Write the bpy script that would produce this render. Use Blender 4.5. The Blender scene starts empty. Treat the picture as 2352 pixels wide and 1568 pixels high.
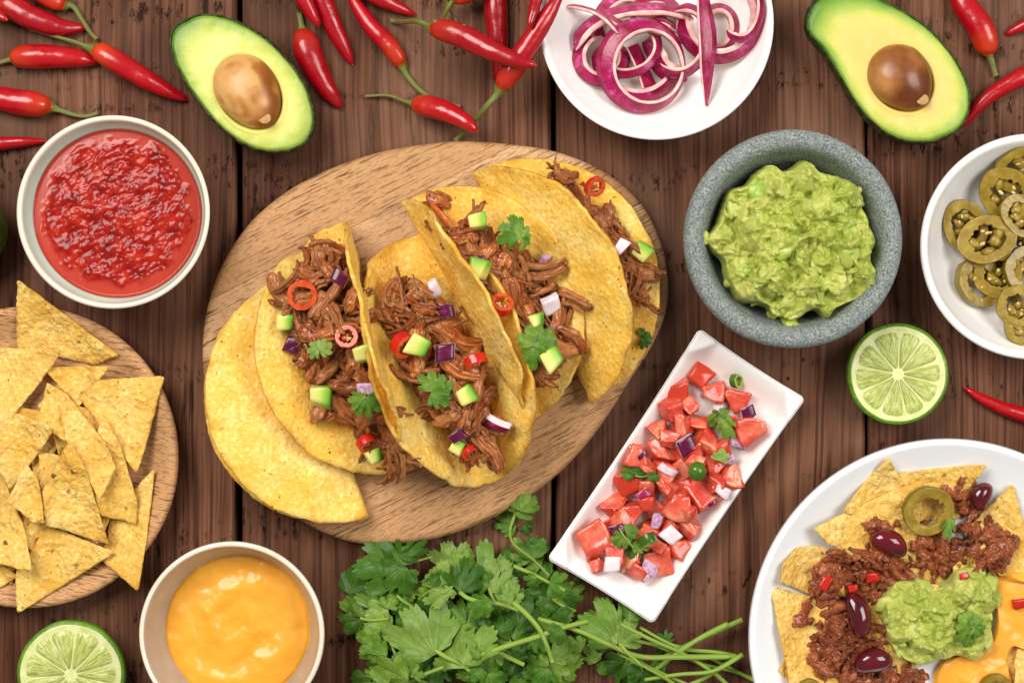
import bpy, bmesh, math, random
import numpy as np
from mathutils import Vector, Matrix, Euler

# ---------------------------------------------------------------- camera, light, exposure
sc = bpy.context.scene
COL = sc.collection
CAM_H = 1.10                      # camera height above the table (m)
PX = 0.00025                      # one pixel of the 2352x1568 study image = 0.25 mm on the table
sc.view_settings.view_transform = 'Standard'
sc.view_settings.look = 'None'
sc.view_settings.exposure = 0.0
sc.view_settings.gamma = 1.0
cam = bpy.data.cameras.new('camera')
cam.sensor_width = 36.0
cam.lens = 36.0 * CAM_H / (2352 * PX)
cam.clip_end = 20
camo = bpy.data.objects.new('camera', cam)
camo.location = (0, 0, CAM_H)
COL.objects.link(camo)
sc.camera = camo
world = bpy.data.worlds.new('World')
sc.world = world
world.use_nodes = True
world.node_tree.nodes['Background'].inputs[0].default_value = (1.0, 0.95, 0.90, 1)
world.node_tree.nodes['Background'].inputs[1].default_value = 0.26
def area(name, loc, aim, sx, sy, power, col):
    l = bpy.data.lights.new(name, 'AREA'); l.shape = 'RECTANGLE'; l.size = sx; l.size_y = sy
    l.energy = power; l.color = col
    o = bpy.data.objects.new(name, l); o.location = loc
    o.rotation_euler = (Vector(aim) - Vector(loc)).to_track_quat('-Z', 'Y').to_euler()
    COL.objects.link(o); return o
area('softbox_key', (-0.62, 0.62, 1.30), (0, 0, 0), 0.90, 0.70, 25.5, (1.0, 0.95, 0.89))
area('softbox_fill', (0.95, 0.20, 1.25), (0, 0, 0), 0.75, 0.75, 15.5, (1.0, 0.97, 0.94))
sc.cycles.max_bounces = 8
sc.cycles.diffuse_bounces = 4
sc.cycles.glossy_bounces = 3
sc.cycles.transmission_bounces = 4
sc.cycles.caustics_reflective = False
sc.cycles.caustics_refractive = False
sc.cycles.use_denoising = True

rng = np.random.default_rng(7)
random.seed(7)

# ---------------------------------------------------------------- helpers: pixels to metres, noise
def W(px, py, z=0.0):
    f = PX * (CAM_H - z) / CAM_H
    return np.array([(px - 1176) * f, -(py - 784) * f, z])
def S(px, z=0.0):                 # a length in study pixels at height z
    return px * PX * (CAM_H - z) / CAM_H
def Wl(pts, z=0.0):
    return np.array([W(p[0], p[1], z) for p in pts])
def lin(r, g, b, k=1.0):
    f = lambda c: ((c / 255 + .055) / 1.055) ** 2.4 if c > 10.3 else c / 255 / 12.92
    return (f(r) * k, f(g) * k, f(b) * k, 1.0)

def _h(ix, iy, iz, s):
    h = (ix.astype(np.int64) * 374761393 + iy.astype(np.int64) * 668265263 + iz.astype(np.int64) * 2147483647 + s * 974634777) & 0xffffffff
    h = ((h ^ (h >> 13)) * 1274126177) & 0xffffffff
    h = ((h ^ (h >> 16)) * 2246822519) & 0xffffffff
    return (h ^ (h >> 15)) & 0xffffffff
def vnoise(P, s=0):               # smooth value noise, -1..1
    P = np.asarray(P, float); I = np.floor(P).astype(np.int64); F = P - I
    F = F * F * F * (F * (F * 6 - 15) + 10)
    out = 0
    for dx in (0, 1):
        for dy in (0, 1):
            for dz in (0, 1):
                w = (F[:, 0] if dx else 1 - F[:, 0]) * (F[:, 1] if dy else 1 - F[:, 1]) * (F[:, 2] if dz else 1 - F[:, 2])
                out = out + w * (_h(I[:, 0] + dx, I[:, 1] + dy, I[:, 2] + dz, s) / 2147483648.0 - 1)
    return out
def fbm(P, oct=4, s=0, gain=.5):
    P = np.asarray(P, float); a = 1; t = 0; n = 0
    for i in range(oct):
        t = t + a * vnoise(P * 2 ** i + 17.3 * i, s + i * 31); n += a; a *= gain
    return t / n
def worley(P, s=0):               # F1 distance and cell id
    P = np.asarray(P, float); I = np.floor(P).astype(np.int64)
    best = np.full(len(P), 9.0); cid = np.zeros(len(P))
    for dx in (-1, 0, 1):
        for dy in (-1, 0, 1):
            for dz in (-1, 0, 1):
                a, b, c = I[:, 0] + dx, I[:, 1] + dy, I[:, 2] + dz
                f = np.stack([a + _h(a, b, c, s) / 4294967296, b + _h(a, b, c, s + 1) / 4294967296, c + _h(a, b, c, s + 2) / 4294967296], 1)
                d = np.linalg.norm(P - f, axis=1)
                m = d < best
                best[m] = d[m]; cid[m] = (_h(a, b, c, s + 3) / 4294967296)[m]
    return best, cid
def lumps(P, s=0, k=2.2):            # rounded blobs of uneven height, no creases
    P = np.asarray(P, float); I = np.floor(P).astype(np.int64); num = 0; den = 1e-9
    for dx in (-1, 0, 1):
        for dy in (-1, 0, 1):
            i, j = I[:, 0] + dx, I[:, 1] + dy; z = i * 0
            d2 = (P[:, 0] - i - _h(i, j, z, s) / 4294967296) ** 2 + (P[:, 1] - j - _h(i, j, z, s + 1) / 4294967296) ** 2
            w = np.exp(-d2 * k * 3); h = _h(i, j, z, s + 2) / 4294967296
            num = num + w * (h + .9 * np.exp(-d2 * 2.5)); den = den + w
    return num / den - .9
def sm(a, b, x):
    t = np.clip((x - a) / (b - a), 0, 1); return t * t * (3 - 2 * t)
def catmull(P, n, closed=False):
    P = np.asarray(P, float); m = len(P)
    if closed:
        Q = np.vstack([P[-1], P, P[0], P[1]]); segs = m
    else:
        Q = np.vstack([2 * P[0] - P[1], P, 2 * P[-1] - P[-2]]); segs = m - 1
    fine = []
    for i in range(segs):
        p0, p1, p2, p3 = Q[i:i + 4]
        for t in np.linspace(0, 1, 16, endpoint=False):
            fine.append(.5 * (2 * p1 + (p2 - p0) * t + (2 * p0 - 5 * p1 + 4 * p2 - p3) * t * t + (3 * p1 - p0 - 3 * p2 + p3) * t ** 3))
    fine.append(P[0] if closed else P[-1])
    return resample(np.array(fine), n, closed)
def resample(F, n, closed=False):
    d = np.r_[0, np.cumsum(np.linalg.norm(np.diff(F, axis=0), axis=1))]
    t = np.linspace(0, d[-1], n, endpoint=not closed)
    return np.stack([np.interp(t, d, F[:, k]) for k in range(F.shape[1])], 1)
def inpoly(x, y, poly):
    x = np.asarray(x); y = np.asarray(y); r = np.zeros(x.shape, bool); n = len(poly)
    for i in range(n):
        x0, y0 = poly[i][:2]; x1, y1 = poly[(i + 1) % n][:2]
        c = ((y0 > y) != (y1 > y)) & (x < (x1 - x0) * (y - y0) / (y1 - y0 + 1e-12) + x0)
        r ^= c
    return r

# ---------------------------------------------------------------- meshes
class G:                          # geometry: verts, quads, tris, attributes
    def __init__(s, V, Q=None, T=None, k=None, tc=None, mi=None):
        s.V = np.asarray(V, float)
        s.Q = np.zeros((0, 4), int) if Q is None else np.asarray(Q, int).reshape(-1, 4)
        s.T = np.zeros((0, 3), int) if T is None else np.asarray(T, int).reshape(-1, 3)
        s.k = k; s.tc = tc; s.mi = mi
    def copy(s): return G(s.V.copy(), s.Q, s.T, s.k, s.tc, s.mi)
    def __add__(s, o):
        n = len(s.V)
        j = lambda a, b, d: None if a is None and b is None else np.concatenate([np.zeros((len(s.V),) + d) if a is None else a, np.zeros((len(o.V),) + d) if b is None else b])
        mi = None
        if s.mi is not None or o.mi is not None:
            a = s.mi if s.mi is not None else np.zeros(len(s.Q) + len(s.T), int)
            b = o.mi if o.mi is not None else np.zeros(len(o.Q) + len(o.T), int)
            mi = np.concatenate([a[:len(s.Q)], b[:len(o.Q)], a[len(s.Q):], b[len(o.Q):]])
        return G(np.vstack([s.V, o.V]), np.vstack([s.Q, o.Q + n]), np.vstack([s.T, o.T + n]), j(s.k, o.k, ()), j(s.tc, o.tc, (3,)), mi)
    def samples(s, step=0.0011):
        A = np.vstack([s.Q, np.c_[s.T, s.T[:, 2:3]]]) if len(s.T) else s.Q
        P = s.V[A]
        e = np.maximum(np.linalg.norm(P[:, 1] - P[:, 0], axis=1), np.linalg.norm(P[:, 2] - P[:, 1], axis=1))
        n = np.clip(np.ceil(e / step).astype(int), 1, 10); out = [s.V]
        for m in np.unique(n):
            if m < 2: out.append(P[n == m].mean(1)); continue
            q = P[n == m]; u = (np.arange(m) + .5) / m
            for a in u:
                for b in u:
                    out.append(q[:, 0] * (1 - a) * (1 - b) + q[:, 1] * a * (1 - b) + q[:, 2] * a * b + q[:, 3] * (1 - a) * b)
        return np.vstack(out)
def gridq(nu, nv, cu=False, cv=False):
    U = np.arange(nu if cu else nu - 1); Vv = np.arange(nv if cv else nv - 1)
    a, b = np.meshgrid(U, Vv, indexing='ij'); a2 = (a + 1) % nu; b2 = (b + 1) % nv
    return np.stack([a * nv + b, a2 * nv + b, a2 * nv + b2, a * nv + b2], -1).reshape(-1, 4)
def to_mesh(g, name, mats, smooth=True):
    me = bpy.data.meshes.new(name)
    me.from_pydata(g.V.tolist(), [], g.Q.tolist() + g.T.tolist())
    for m in (mats if isinstance(mats, (list, tuple)) else [mats]): me.materials.append(m)
    if smooth: me.polygons.foreach_set('use_smooth', [True] * len(me.polygons))
    if g.mi is not None: me.polygons.foreach_set('material_index', np.asarray(g.mi, int).tolist())
    if g.k is not None:
        a = me.attributes.new('k', 'FLOAT', 'POINT'); a.data.foreach_set('value', np.asarray(g.k, float))
    if g.tc is not None:
        a = me.attributes.new('tc', 'FLOAT_VECTOR', 'POINT'); a.data.foreach_set('vector', np.asarray(g.tc, float).ravel())
    me.update(); return me
def link(o, parent=None):
    COL.objects.link(o)
    if parent is not None: o.parent = parent
    return o
def tag(o, label, cat, group=None, kind=None):
    if label: o['label'] = label
    if cat: o['category'] = cat
    if group: o['group'] = group
    if kind: o['kind'] = kind
    return o
def obj(name, g, mats, parent=None, org=None, smooth=True):
    """a mesh object; g is in world space, the origin goes to org (parent's origin for a part)"""
    g = g.copy()
    if parent is not None:
        p = parent; o0 = np.zeros(3)
        while p is not None: o0 = o0 + np.array(p.location); p = p.parent
        g.V = g.V - o0; loc = (0, 0, 0)
    else:
        if org is None:
            org = (g.V.min(0) + g.V.max(0)) / 2; org[2] = g.V[:, 2].min()
        g.V = g.V - org; loc = org
    o = bpy.data.objects.new(name, to_mesh(g, name, mats, smooth)); o.location = loc
    return link(o, parent)
def thing(name, loc, label, cat, group=None):
    o = bpy.data.objects.new(name, None); o.empty_display_size = .01; o.location = loc
    tag(o, label, cat, group); return link(o)

def lathe(prof, n=64, c=(0, 0, 0), wob=0, seed=0, smooth_n=None):
    """prof: list of (r, z); closed at the axis when r is ~0; returns quads"""
    pr = np.array(prof, float)
    if smooth_n: pr = catmull(pr, smooth_n); pr[:, 0] = np.maximum(pr[:, 0], 1e-5)
    th = np.linspace(0, 2 * math.pi, n, endpoint=False)
    R = pr[:, 0][None, :] * np.ones((n, 1)); Z = pr[:, 1][None, :] * np.ones((n, 1))
    C_, S_ = np.cos(th)[:, None], np.sin(th)[:, None]
    V = np.stack([R * C_, R * S_, Z], -1).reshape(-1, 3)
    if wob: V = V * (1 + wob * fbm(V * 40, 2, seed)[:, None] * np.array([1, 1, .4]))
    q = gridq(n, len(pr), cu=True)
    return G(V + np.array(c), q, tc=V.copy(), k=np.tile(np.linspace(0, 1, len(pr)), n))
def tube(path, rad, nseg=12, flat=1.0, up=(0, 0, 1), ridge=0, seed=0, caps=True):
    P = np.asarray(path, float); rad = np.asarray(rad, float) * np.ones(len(P)); n = len(P)
    T = np.gradient(P, axis=0); T /= np.linalg.norm(T, axis=1)[:, None] + 1e-12
    B = np.cross(np.tile(np.array(up, float), (n, 1)), T)
    bad = np.linalg.norm(B, axis=1) < .15
    if bad.any(): B[bad] = np.cross(np.tile([.31, .95, 0], (bad.sum(), 1)), T[bad])
    B /= np.linalg.norm(B, axis=1)[:, None] + 1e-12
    Nn = np.cross(T, B)
    th = np.linspace(0, 2 * math.pi, nseg, endpoint=False) - math.pi / 2
    m = 1 + (ridge * vnoise(np.stack([np.cos(th) * 2.3 + seed, np.sin(th) * 2.3, th * 0], 1), seed) if ridge else 0)
    V = P[:, None, :] + rad[:, None, None] * ((np.cos(th) * m)[None, :, None] * B[:, None, :] + (np.sin(th) * m * flat)[None, :, None] * Nn[:, None, :])
    q = gridq(n, nseg, cv=True)[:, ::-1]
    tt = np.linspace(0, 1, n)
    tc = np.stack([np.tile(np.cos(th), n), np.tile(np.sin(th), n), np.repeat(tt, nseg)], 1)
    g = G(V.reshape(-1, 3), q, k=np.repeat(tt, nseg), tc=tc)
    if caps:
        a = len(g.V); g.V = np.vstack([g.V, P[0], P[-1]])
        g.k = np.r_[g.k, 0, 1]; g.tc = np.vstack([g.tc, [0, 0, 0], [0, 0, 1]])
        i = np.arange(nseg); j = (i + 1) % nseg
        g.T = np.vstack([np.stack([i * 0 + a, i, j], 1), np.stack([i * 0 + a + 1, (n - 1) * nseg + j, (n - 1) * nseg + i], 1)])
    return g
def icos(sub, r=1.0):
    bm = bmesh.new(); bmesh.ops.create_icosphere(bm, subdivisions=sub, radius=r)
    V = np.array([v.co[:] for v in bm.verts]); T = np.array([[v.index for v in f.verts] for f in bm.faces]); bm.free()
    return G(V, None, T)
def sub_box(n=4, rnd=.18):         # a unit cube with n x n faces, softly rounded edges
    V = []; Q = []
    for ax in range(3):
        for sg in (-1, 1):
            u = np.linspace(-1, 1, n + 1); a, b = np.meshgrid(u, u, indexing='ij'); base = len(V)
            for x, y in zip(a.ravel(), b.ravel()):
                p = [0, 0, 0]; p[ax] = sg; p[(ax + 1) % 3] = x; p[(ax + 2) % 3] = y; V.append(p)
            q = gridq(n + 1, n + 1) + base
            Q.append(q if sg > 0 else q[:, ::-1])
    V = np.array(V, float); Q = np.vstack(Q)
    key = {}; mp = np.zeros(len(V), int); U = []
    for i, v in enumerate(np.round(V, 5)):
        t = tuple(v)
        if t not in key: key[t] = len(U); U.append(v)
        mp[i] = key[t]
    V = np.array(U); Q = mp[Q]
    inner = np.clip(V, -1 + rnd, 1 - rnd); d = V - inner; L = np.linalg.norm(d, axis=1)
    V = np.where((L > 0)[:, None], inner + d / np.maximum(L, 1e-9)[:, None] * rnd, V)
    return G(V * .5, Q)

# ---------------------------------------------------------------- things settle on a height map of what is already there
HX, HY, HS = -0.40, -0.30, 0.001
HM = np.zeros((800, 600))
def cell(P):
    return (np.clip(((P[:, 0] - HX) / HS).astype(int), 0, 799), np.clip(((P[:, 1] - HY) / HS).astype(int), 0, 599))
def lay(P):
    i, j = cell(P); np.maximum.at(HM, (i, j), P[:, 2])
def lay_g(g): lay(g.samples())
def hm(x, y): 
    i, j = cell(np.array([[x, y, 0]])); return float(HM[i[0], j[0]])
def hm_avg(x, y, r, q=.6):
    i, j = cell(np.array([[x, y, 0]])); n = max(1, int(r / HS))
    return float(np.quantile(HM[max(0, i[0] - n):i[0] + n + 1, max(0, j[0] - n):j[0] + n + 1], q))
def settle(P, slope=.45, soft=0.0, n=9, pen=.004):
    """lowest plane z = a + b x + c y that lifts the points P clear of the height map"""
    i, j = cell(P); c0 = P[:, :2].mean(0); X = P[:, 0] - c0[0]; Y = P[:, 1] - c0[1]
    s = HM[i, j] - P[:, 2]
    best = None
    gs = np.linspace(-slope, slope, n) if n > 1 else [0.0]
    for b in gs:
        for c in gs:
            v = s - b * X - c * Y
            a = v.max() if soft <= 0 else np.quantile(v, 1 - soft)
            m = a + pen * math.hypot(b, c)
            if best is None or m < best[0]: best = (m, a, b, c)
    return best[1], best[2], best[3], c0
def settle_g(g, slope=.45, soft=0, n=9, gap=.0002, layit=True):
    P = g.samples(); a, b, c, c0 = settle(P, slope, soft, n)
    g.V[:, 2] += a + gap + b * (g.V[:, 0] - c0[0]) + c * (g.V[:, 1] - c0[1])
    if layit:
        P[:, 2] += a + gap + b * (P[:, 0] - c0[0]) + c * (P[:, 1] - c0[1]); lay(P)
    return (a, b, c, c0)
ZMAX = None
def put(o, g, M3, px, py, slope=.5, soft=.05, lift=0.0, n=7, zguess=None):
    """settle an instance: g local geometry, M3 3x3 (rotation*scale), wanted at pixel px,py"""
    z = hm_avg(*W(px, py, .03)[:2], .006) if zguess is None else zguess
    if ZMAX is not None: z = min(z, ZMAX)
    c = W(px, py, z + .003)
    L = g.samples(.002) @ np.array(M3).T
    P = L + np.array([c[0], c[1], 0])
    a, b, cc, c0 = settle(P, slope, soft, n)
    R = np.array(Vector((0, 0, 1)).rotation_difference(Vector((-b, -cc, 1)).normalized()).to_matrix())
    M = R @ np.array(M3)
    P = g.samples(.002) @ M.T + np.array([c[0], c[1], 0])
    a = settle(P, 0, soft, 1)[0] + lift
    if ZMAX is not None: a = min(a, ZMAX)
    P[:, 2] += a; lay(P)
    m4 = Matrix([list(M[k]) + [[c[0], c[1], a][k]] for k in range(3)] + [[0, 0, 0, 1]])
    return m4
def rz(a): return np.array([[math.cos(a), -math.sin(a), 0], [math.sin(a), math.cos(a), 0], [0, 0, 1.0]])
def rrand(): return np.array(Euler((random.uniform(0, 6.28), random.uniform(0, 6.28), random.uniform(0, 6.28))).to_matrix())
def copy_of(me, name, m4, parent=None, mat=None):
    o = bpy.data.objects.new(name, me)
    if parent is not None: m4 = Matrix.Translation(-Vector(parent.location)) @ m4
    o.matrix_world = m4
    l, r, s = m4.decompose(); o.location = l; o.rotation_mode = 'XYZ'; o.rotation_euler = r.to_euler(); o.scale = s
    return link(o, parent)

# ---------------------------------------------------------------- materials
class Mat:
    def __init__(s, name, rough=.5, spec=.5, **kw):
        s.m = bpy.data.materials.new(name); s.m.use_nodes = True; s.t = s.m.node_tree
        s.b = s.t.nodes['Principled BSDF']; s.out = s.t.nodes['Material Output']
        s.set('Roughness', rough); s.set('Specular IOR Level', spec)
        for k, v in kw.items(): s.set(k.replace('_', ' '), v)
    def set(s, k, v):
        if isinstance(v, bpy.types.NodeSocket): s.t.links.new(v, s.b.inputs[k])
        else: s.b.inputs[k].default_value = v
        return s
    def n(s, typ, ins=None, out=0, **props):
        nd = s.t.nodes.new('ShaderNode' + typ)
        for k, v in props.items(): setattr(nd, k, v)
        for k, v in (ins or {}).items():
            if isinstance(v, bpy.types.NodeSocket): s.t.links.new(v, nd.inputs[k])
            else: nd.inputs[k].default_value = v
        return nd.outputs[out]
    def co(s, kind='Object'): return s.n('TexCoord', out=['Generated', 'Normal', 'UV', 'Object'].index(kind))
    def pos(s): return s.n('NewGeometry', out=0)
    def attr(s, name, vec=False): return s.n('Attribute', out=1 if vec else 2, attribute_name=name)
    def rnd(s): return s.n('ObjectInfo', out=5)
    def map(s, v, sc=(1, 1, 1), rot=(0, 0, 0), loc=(0, 0, 0)): return s.n('Mapping', {'Vector': v, 'Scale': sc, 'Rotation': rot, 'Location': loc})
    def noise(s, v, scale, detail=3, rough=.55, dist=0.0, out=0): return s.n('TexNoise', {'Vector': v, 'Scale': scale, 'Detail': detail, 'Roughness': rough, 'Distortion': dist}, out=out)
    def vor(s, v, scale, out=0, feature='F1', rnd=1.0): return s.n('TexVoronoi', {'Vector': v, 'Scale': scale, 'Randomness': rnd}, out=out, feature=feature)
    def ramp(s, f, stops, interp='LINEAR'):
        nd = s.t.nodes.new('ShaderNodeValToRGB'); nd.color_ramp.interpolation = interp
        e = nd.color_ramp.elements
        while len(e) < len(stops): e.new(.5)
        for x, (p, c) in zip(e, stops):
            x.position = p; x.color = c if hasattr(c, '__len__') else (c, c, c, 1)
        s.t.links.new(f, nd.inputs[0]); return nd.outputs[0]
    def mix(s, f, a, b, mode='MIX'):
        nd = s.t.nodes.new('ShaderNodeMix'); nd.data_type = 'RGBA'; nd.blend_type = mode
        for i, v in ((0, f), (6, a), (7, b)):
            if isinstance(v, bpy.types.NodeSocket): s.t.links.new(v, nd.inputs[i])
            else: nd.inputs[i].default_value = v
        return nd.outputs[2]
    def math(s, op, a, b=0.0, c=0.0):
        nd = s.t.nodes.new('ShaderNodeMath'); nd.operation = op
        for i, v in enumerate((a, b, c)):
            if isinstance(v, bpy.types.NodeSocket): s.t.links.new(v, nd.inputs[i])
            else: nd.inputs[i].default_value = v
        return nd.outputs[0]
    def bump(s, h, strength=.5, dist=.001, prev=None):
        ins = {'Height': h, 'Strength': strength, 'Distance': dist}
        if prev is not None: ins['Normal'] = prev
        o = s.n('Bump', ins); s.t.links.new(o, s.b.inputs['Normal']); return o
    def shift(s, v):                # a different place in the noise for every object
        r = s.math('MULTIPLY', s.rnd(), 37.0)
        return s.n('VectorMath', {0: v, 1: s.n('CombineXYZ', {0: r, 1: r, 2: r})}, operation='ADD')
    def sss(s, w, rad, scale=.004):
        s.set('Subsurface Weight', w); s.set('Subsurface Radius', rad); s.set('Subsurface Scale', scale); return s

# ---------------------------------------------------------------- the materials
def m_table():
    M = Mat('dark_stained_plank', rough=.5, spec=.06)
    v = M.shift(M.co())
    warp = M.noise(M.map(v, (9, 3.0, 1)), 1.0, 3, .5, out=1)
    vw = M.mix(.022, v, warp, 'ADD')
    band = M.noise(M.map(vw, (24, 2.0, 1)), 1, 6, .68)                  # broad growth bands
    fine = M.noise(M.map(vw, (420, 7, 1)), 1, 4, .6)                   # fine fibre
    tint = M.noise(M.map(v, (7, 4, 1)), 1, 4, .6)
    c = M.ramp(band, [(.25, lin(62, 37, 26)), (.42, lin(98, 62, 45)), (.58, lin(122, 83, 62)), (.76, lin(86, 54, 39))])
    c = M.mix(M.ramp(fine, [(.36, .7), (.52, 0.0)]), c, lin(40, 20, 14), 'MIX')
    c = M.mix(M.ramp(fine, [(.54, 0.0), (.7, .55)]), c, lin(146, 104, 80), 'MIX')
    c = M.mix(M.ramp(tint, [(.34, .7), (.56, 0.0)]), c, lin(60, 35, 25), 'MIX')
    c = M.mix(M.ramp(M.noise(M.map(v, (11, 5, 1), loc=(3, 1, 0)), 1, 3), [(.5, 0.0), (.68, .45)]), c, lin(136, 104, 84), 'MIX')
    kn = M.vor(M.map(vw, (5.5, 2.6, 1)), 1.0); kr = M.n('TexWave', {'Vector': M.n('CombineXYZ', {0: kn}), 'Scale': 16.0, 'Distortion': 1.5, 'Detail': 2.0}, out=1, bands_direction='X')
    c = M.mix(M.math('MULTIPLY', M.ramp(kn, [(.05, .75), (.2, 0.0)]), M.ramp(kr, [(.2, 1.0), (.8, .35)])), c, lin(46, 25, 17), 'MIX')
    crack = M.noise(M.map(vw, (120, 5, 1)), 1, 5, .65)
    cm = M.ramp(crack, [(.61, 0.0), (.67, .85)])
    patch = M.ramp(M.noise(v, 14, 3), [(.46, 0.0), (.6, 1.0)])
    # old saw marks: short dark ticks lined up across the grain
    tick = M.noise(M.map(vw, (220, 90, 1)), 1, 3, .7)
    rows = M.noise(M.map(v, (2.5, 46, 1)), 1, 2, .4)
    tk = M.math('MULTIPLY', M.ramp(tick, [(.55, 0.0), (.66, .9)]), M.ramp(rows, [(.52, 0.0), (.62, 1.0)]))
    dk = M.math('MAXIMUM', M.math('MULTIPLY', cm, patch), tk)
    c = M.mix(dk, c, lin(26, 14, 11), 'MIX')
    hole = M.ramp(M.vor(M.map(v, (1, .8, 1)), 42), [(.035, .9), (.05, 0.0)])
    c = M.mix(hole, c, lin(20, 12, 9), 'MIX')
    M.set('Base Color', c)
    M.set('Roughness', M.ramp(band, [(.2, .62), (.8, .42)]))
    h = M.math('SUBTRACT', M.math('ADD', M.math('MULTIPLY', fine, .5), M.math('MULTIPLY', band, .5)), M.math('MULTIPLY', dk, 1.2))
    M.bump(h, .8, .0009); return M.m
def m_board(name, ang, base, dark, pores=1.0, spec=.3):
    """oiled light hardwood, grain along ang"""
    M = Mat(name, rough=.55, spec=spec)
    v = M.map(M.shift(M.co()), (1, 1, 1), (0, 0, -ang))
    warp = M.noise(M.map(v, (3, 14, 3)), 1, 3, out=1)
    vw = M.mix(.006, v, warp, 'ADD')
    band = M.noise(M.map(vw, (3.5, 120, 3)), 1, 4, .6)
    pore = M.noise(M.map(vw, (60, 760, 50)), 1, 3, .6)
    speck = M.noise(M.map(vw, (260, 1300, 200)), 1, 2, .6)
    zone = M.noise(M.map(v, (9, 26, 1), loc=(2, 5, 0)), 1, 2)
    mid = tuple((a + b) / 2 for a, b in zip(base, dark))
    r = M.rnd()
    c = M.ramp(band, [(.22, mid), (.42, base), (.8, tuple(min(1, x * 1.12) for x in base[:3]) + (1,))])
    c = M.mix(M.ramp(r, [(0, 0.0), (.4, .1), (1, 1.0)]), c, M.mix(.75, c, dark), 'MIX')
    c = M.mix(M.ramp(r, [(.1, .35), (.35, 0.0)]), c, lin(226, 190, 146), 'MIX')
    pm = M.math('MULTIPLY', M.ramp(pore, [(.37, pores), (.46, 0.0)]), M.ramp(zone, [(.3, .25), (.6, .85)]))
    c = M.mix(pm, c, tuple(x * .28 for x in dark[:3]) + (1,), 'MIX')
    c = M.mix(M.ramp(speck, [(.35, .5), (.5, 0.0)]), c, tuple(x * .7 for x in dark[:3]) + (1,), 'MIX')
    M.set('Base Color', c); M.bump(M.math('SUBTRACT', speck, pm), .35, .0004); return M.m
def m_corn(name, base, pale, deep, fleck, fscale, bump=.55):
    M = Mat(name, rough=.62, spec=.12)
    v = M.shift(M.co())
    a = M.noise(v, 34, 4, .6); b = M.noise(v, 420, 4, .65); w = M.vor(v, 330)
    vd = M.mix(.0035, v, M.noise(v, 300, 3, out=1), 'ADD')
    c = M.ramp(a, [(.3, deep), (.5, base), (.72, pale)])
    c = M.mix(M.ramp(b, [(.38, .55), (.52, 0.0)]), c, deep, 'MIX')
    c = M.mix(M.ramp(b, [(.56, 0.0), (.72, .75)]), c, tuple(min(1, x * 1.25 + .06) for x in pale[:3]) + (1,), 'MIX')
    c = M.mix(M.ramp(M.noise(v, 22, 5, .7), [(.56, 0.0), (.76, .3)]), c, lin(200, 134, 46), 'MIX')
    c = M.mix(M.ramp(M.noise(v, 75, 4, .7), [(.66, 0.0), (.76, .45)]), c, lin(182, 112, 34), 'MIX')
    pz = M.ramp(M.noise(v, 95, 2), [(.6, 0.0), (.7, .35)])
    c = M.mix(pz, c, pale, 'MIX')
    f1 = M.math('MULTIPLY', M.ramp(M.vor(vd, fscale), [(.10, .9), (.2, 0.0)]), M.ramp(M.noise(v, fscale * .8, 2, .5), [(.5, 0.0), (.56, 1.0)]))
    f2 = M.math('MULTIPLY', M.ramp(M.vor(vd, fscale * 2.7), [(.10, .6), (.24, 0.0)]), M.ramp(M.noise(v, fscale * 1.7, 2), [(.52, 0.0), (.58, 1.0)]))
    c = M.mix(M.math('MAXIMUM', f1, f2), c, fleck, 'MIX')
    c = M.mix(M.math('MULTIPLY', M.attr('k'), .75), c, lin(150, 88, 24), 'MIX')       # toasted rim
    M.set('Base Color', c)
    h = M.math('ADD', M.math('MULTIPLY', b, 1.0), M.math('ADD', M.math('MULTIPLY', a, .8), M.math('MULTIPLY', w, .7)))
    M.bump(h, bump, .0016); M.sss(.06, (1, .6, .2), .002); return M.m
def m_meat(name, pale, mid, dark, fibres=1.0):
    M = Mat(name, rough=.42, spec=.12, Coat_Weight=.45, Coat_Roughness=.06)
    tc = M.attr('tc', True); v = M.shift(tc); o = M.shift(M.co()); r = M.rnd()
    fib = M.noise(M.map(v, (5.0, 5.0, 1.2)), 1.8, 4, .6)
    wide = M.noise(M.map(v, (1.6, 1.6, 1.6)), 1.3, 3, .6)
    blot = M.noise(o, 170, 4, .65); gr = M.noise(o, 1000, 3, .6)
    c = M.ramp(fib, [(.36, dark), (.47, mid), (.60, pale)])
    c = M.mix(M.ramp(wide, [(.36, .6), (.48, 0.0)]), c, M.mix(.7, c, dark), 'MIX')
    c = M.mix(M.ramp(wide, [(.56, 0.0), (.68, .65)]), c, pale, 'MIX')
    c = M.mix(M.ramp(r, [(0, .7), (.35, 0.0)]), c, M.mix(.6, c, dark), 'MIX')
    c = M.mix(M.ramp(r, [(.7, 0.0), (1, .4)]), c, pale, 'MIX')
    c = M.mix(M.ramp(blot, [(.56, 0.0), (.68, .75)]), c, mid, 'MIX')
    c = M.mix(M.ramp(gr, [(.28, .5), (.38, 0.0)]), c, tuple(x * .35 for x in dark[:3]) + (1,), 'MIX')
    M.set('Base Color', c)
    M.bump(M.math('ADD', M.math('MULTIPLY', fib, 2.2 * fibres), M.math('ADD', M.math('MULTIPLY', gr, .5), M.math('MULTIPLY', blot, 1.0))), .9, .0015)
    return M.m
def m_glaze(name, col, rough=.12, spec=.5, var=0.0):
    M = Mat(name, rough=rough, spec=spec)
    if var:
        n = M.noise(M.co(), 60, 4); M.set('Base Color', M.mix(M.ramp(n, [(.35, 0.0), (.7, var)]), col, tuple(x * .72 for x in col[:3]) + (1,)))
        M.bump(M.noise(M.co(), 90, 2), .12, .0006)
    else: M.set('Base Color', col)
    return M.m
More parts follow.
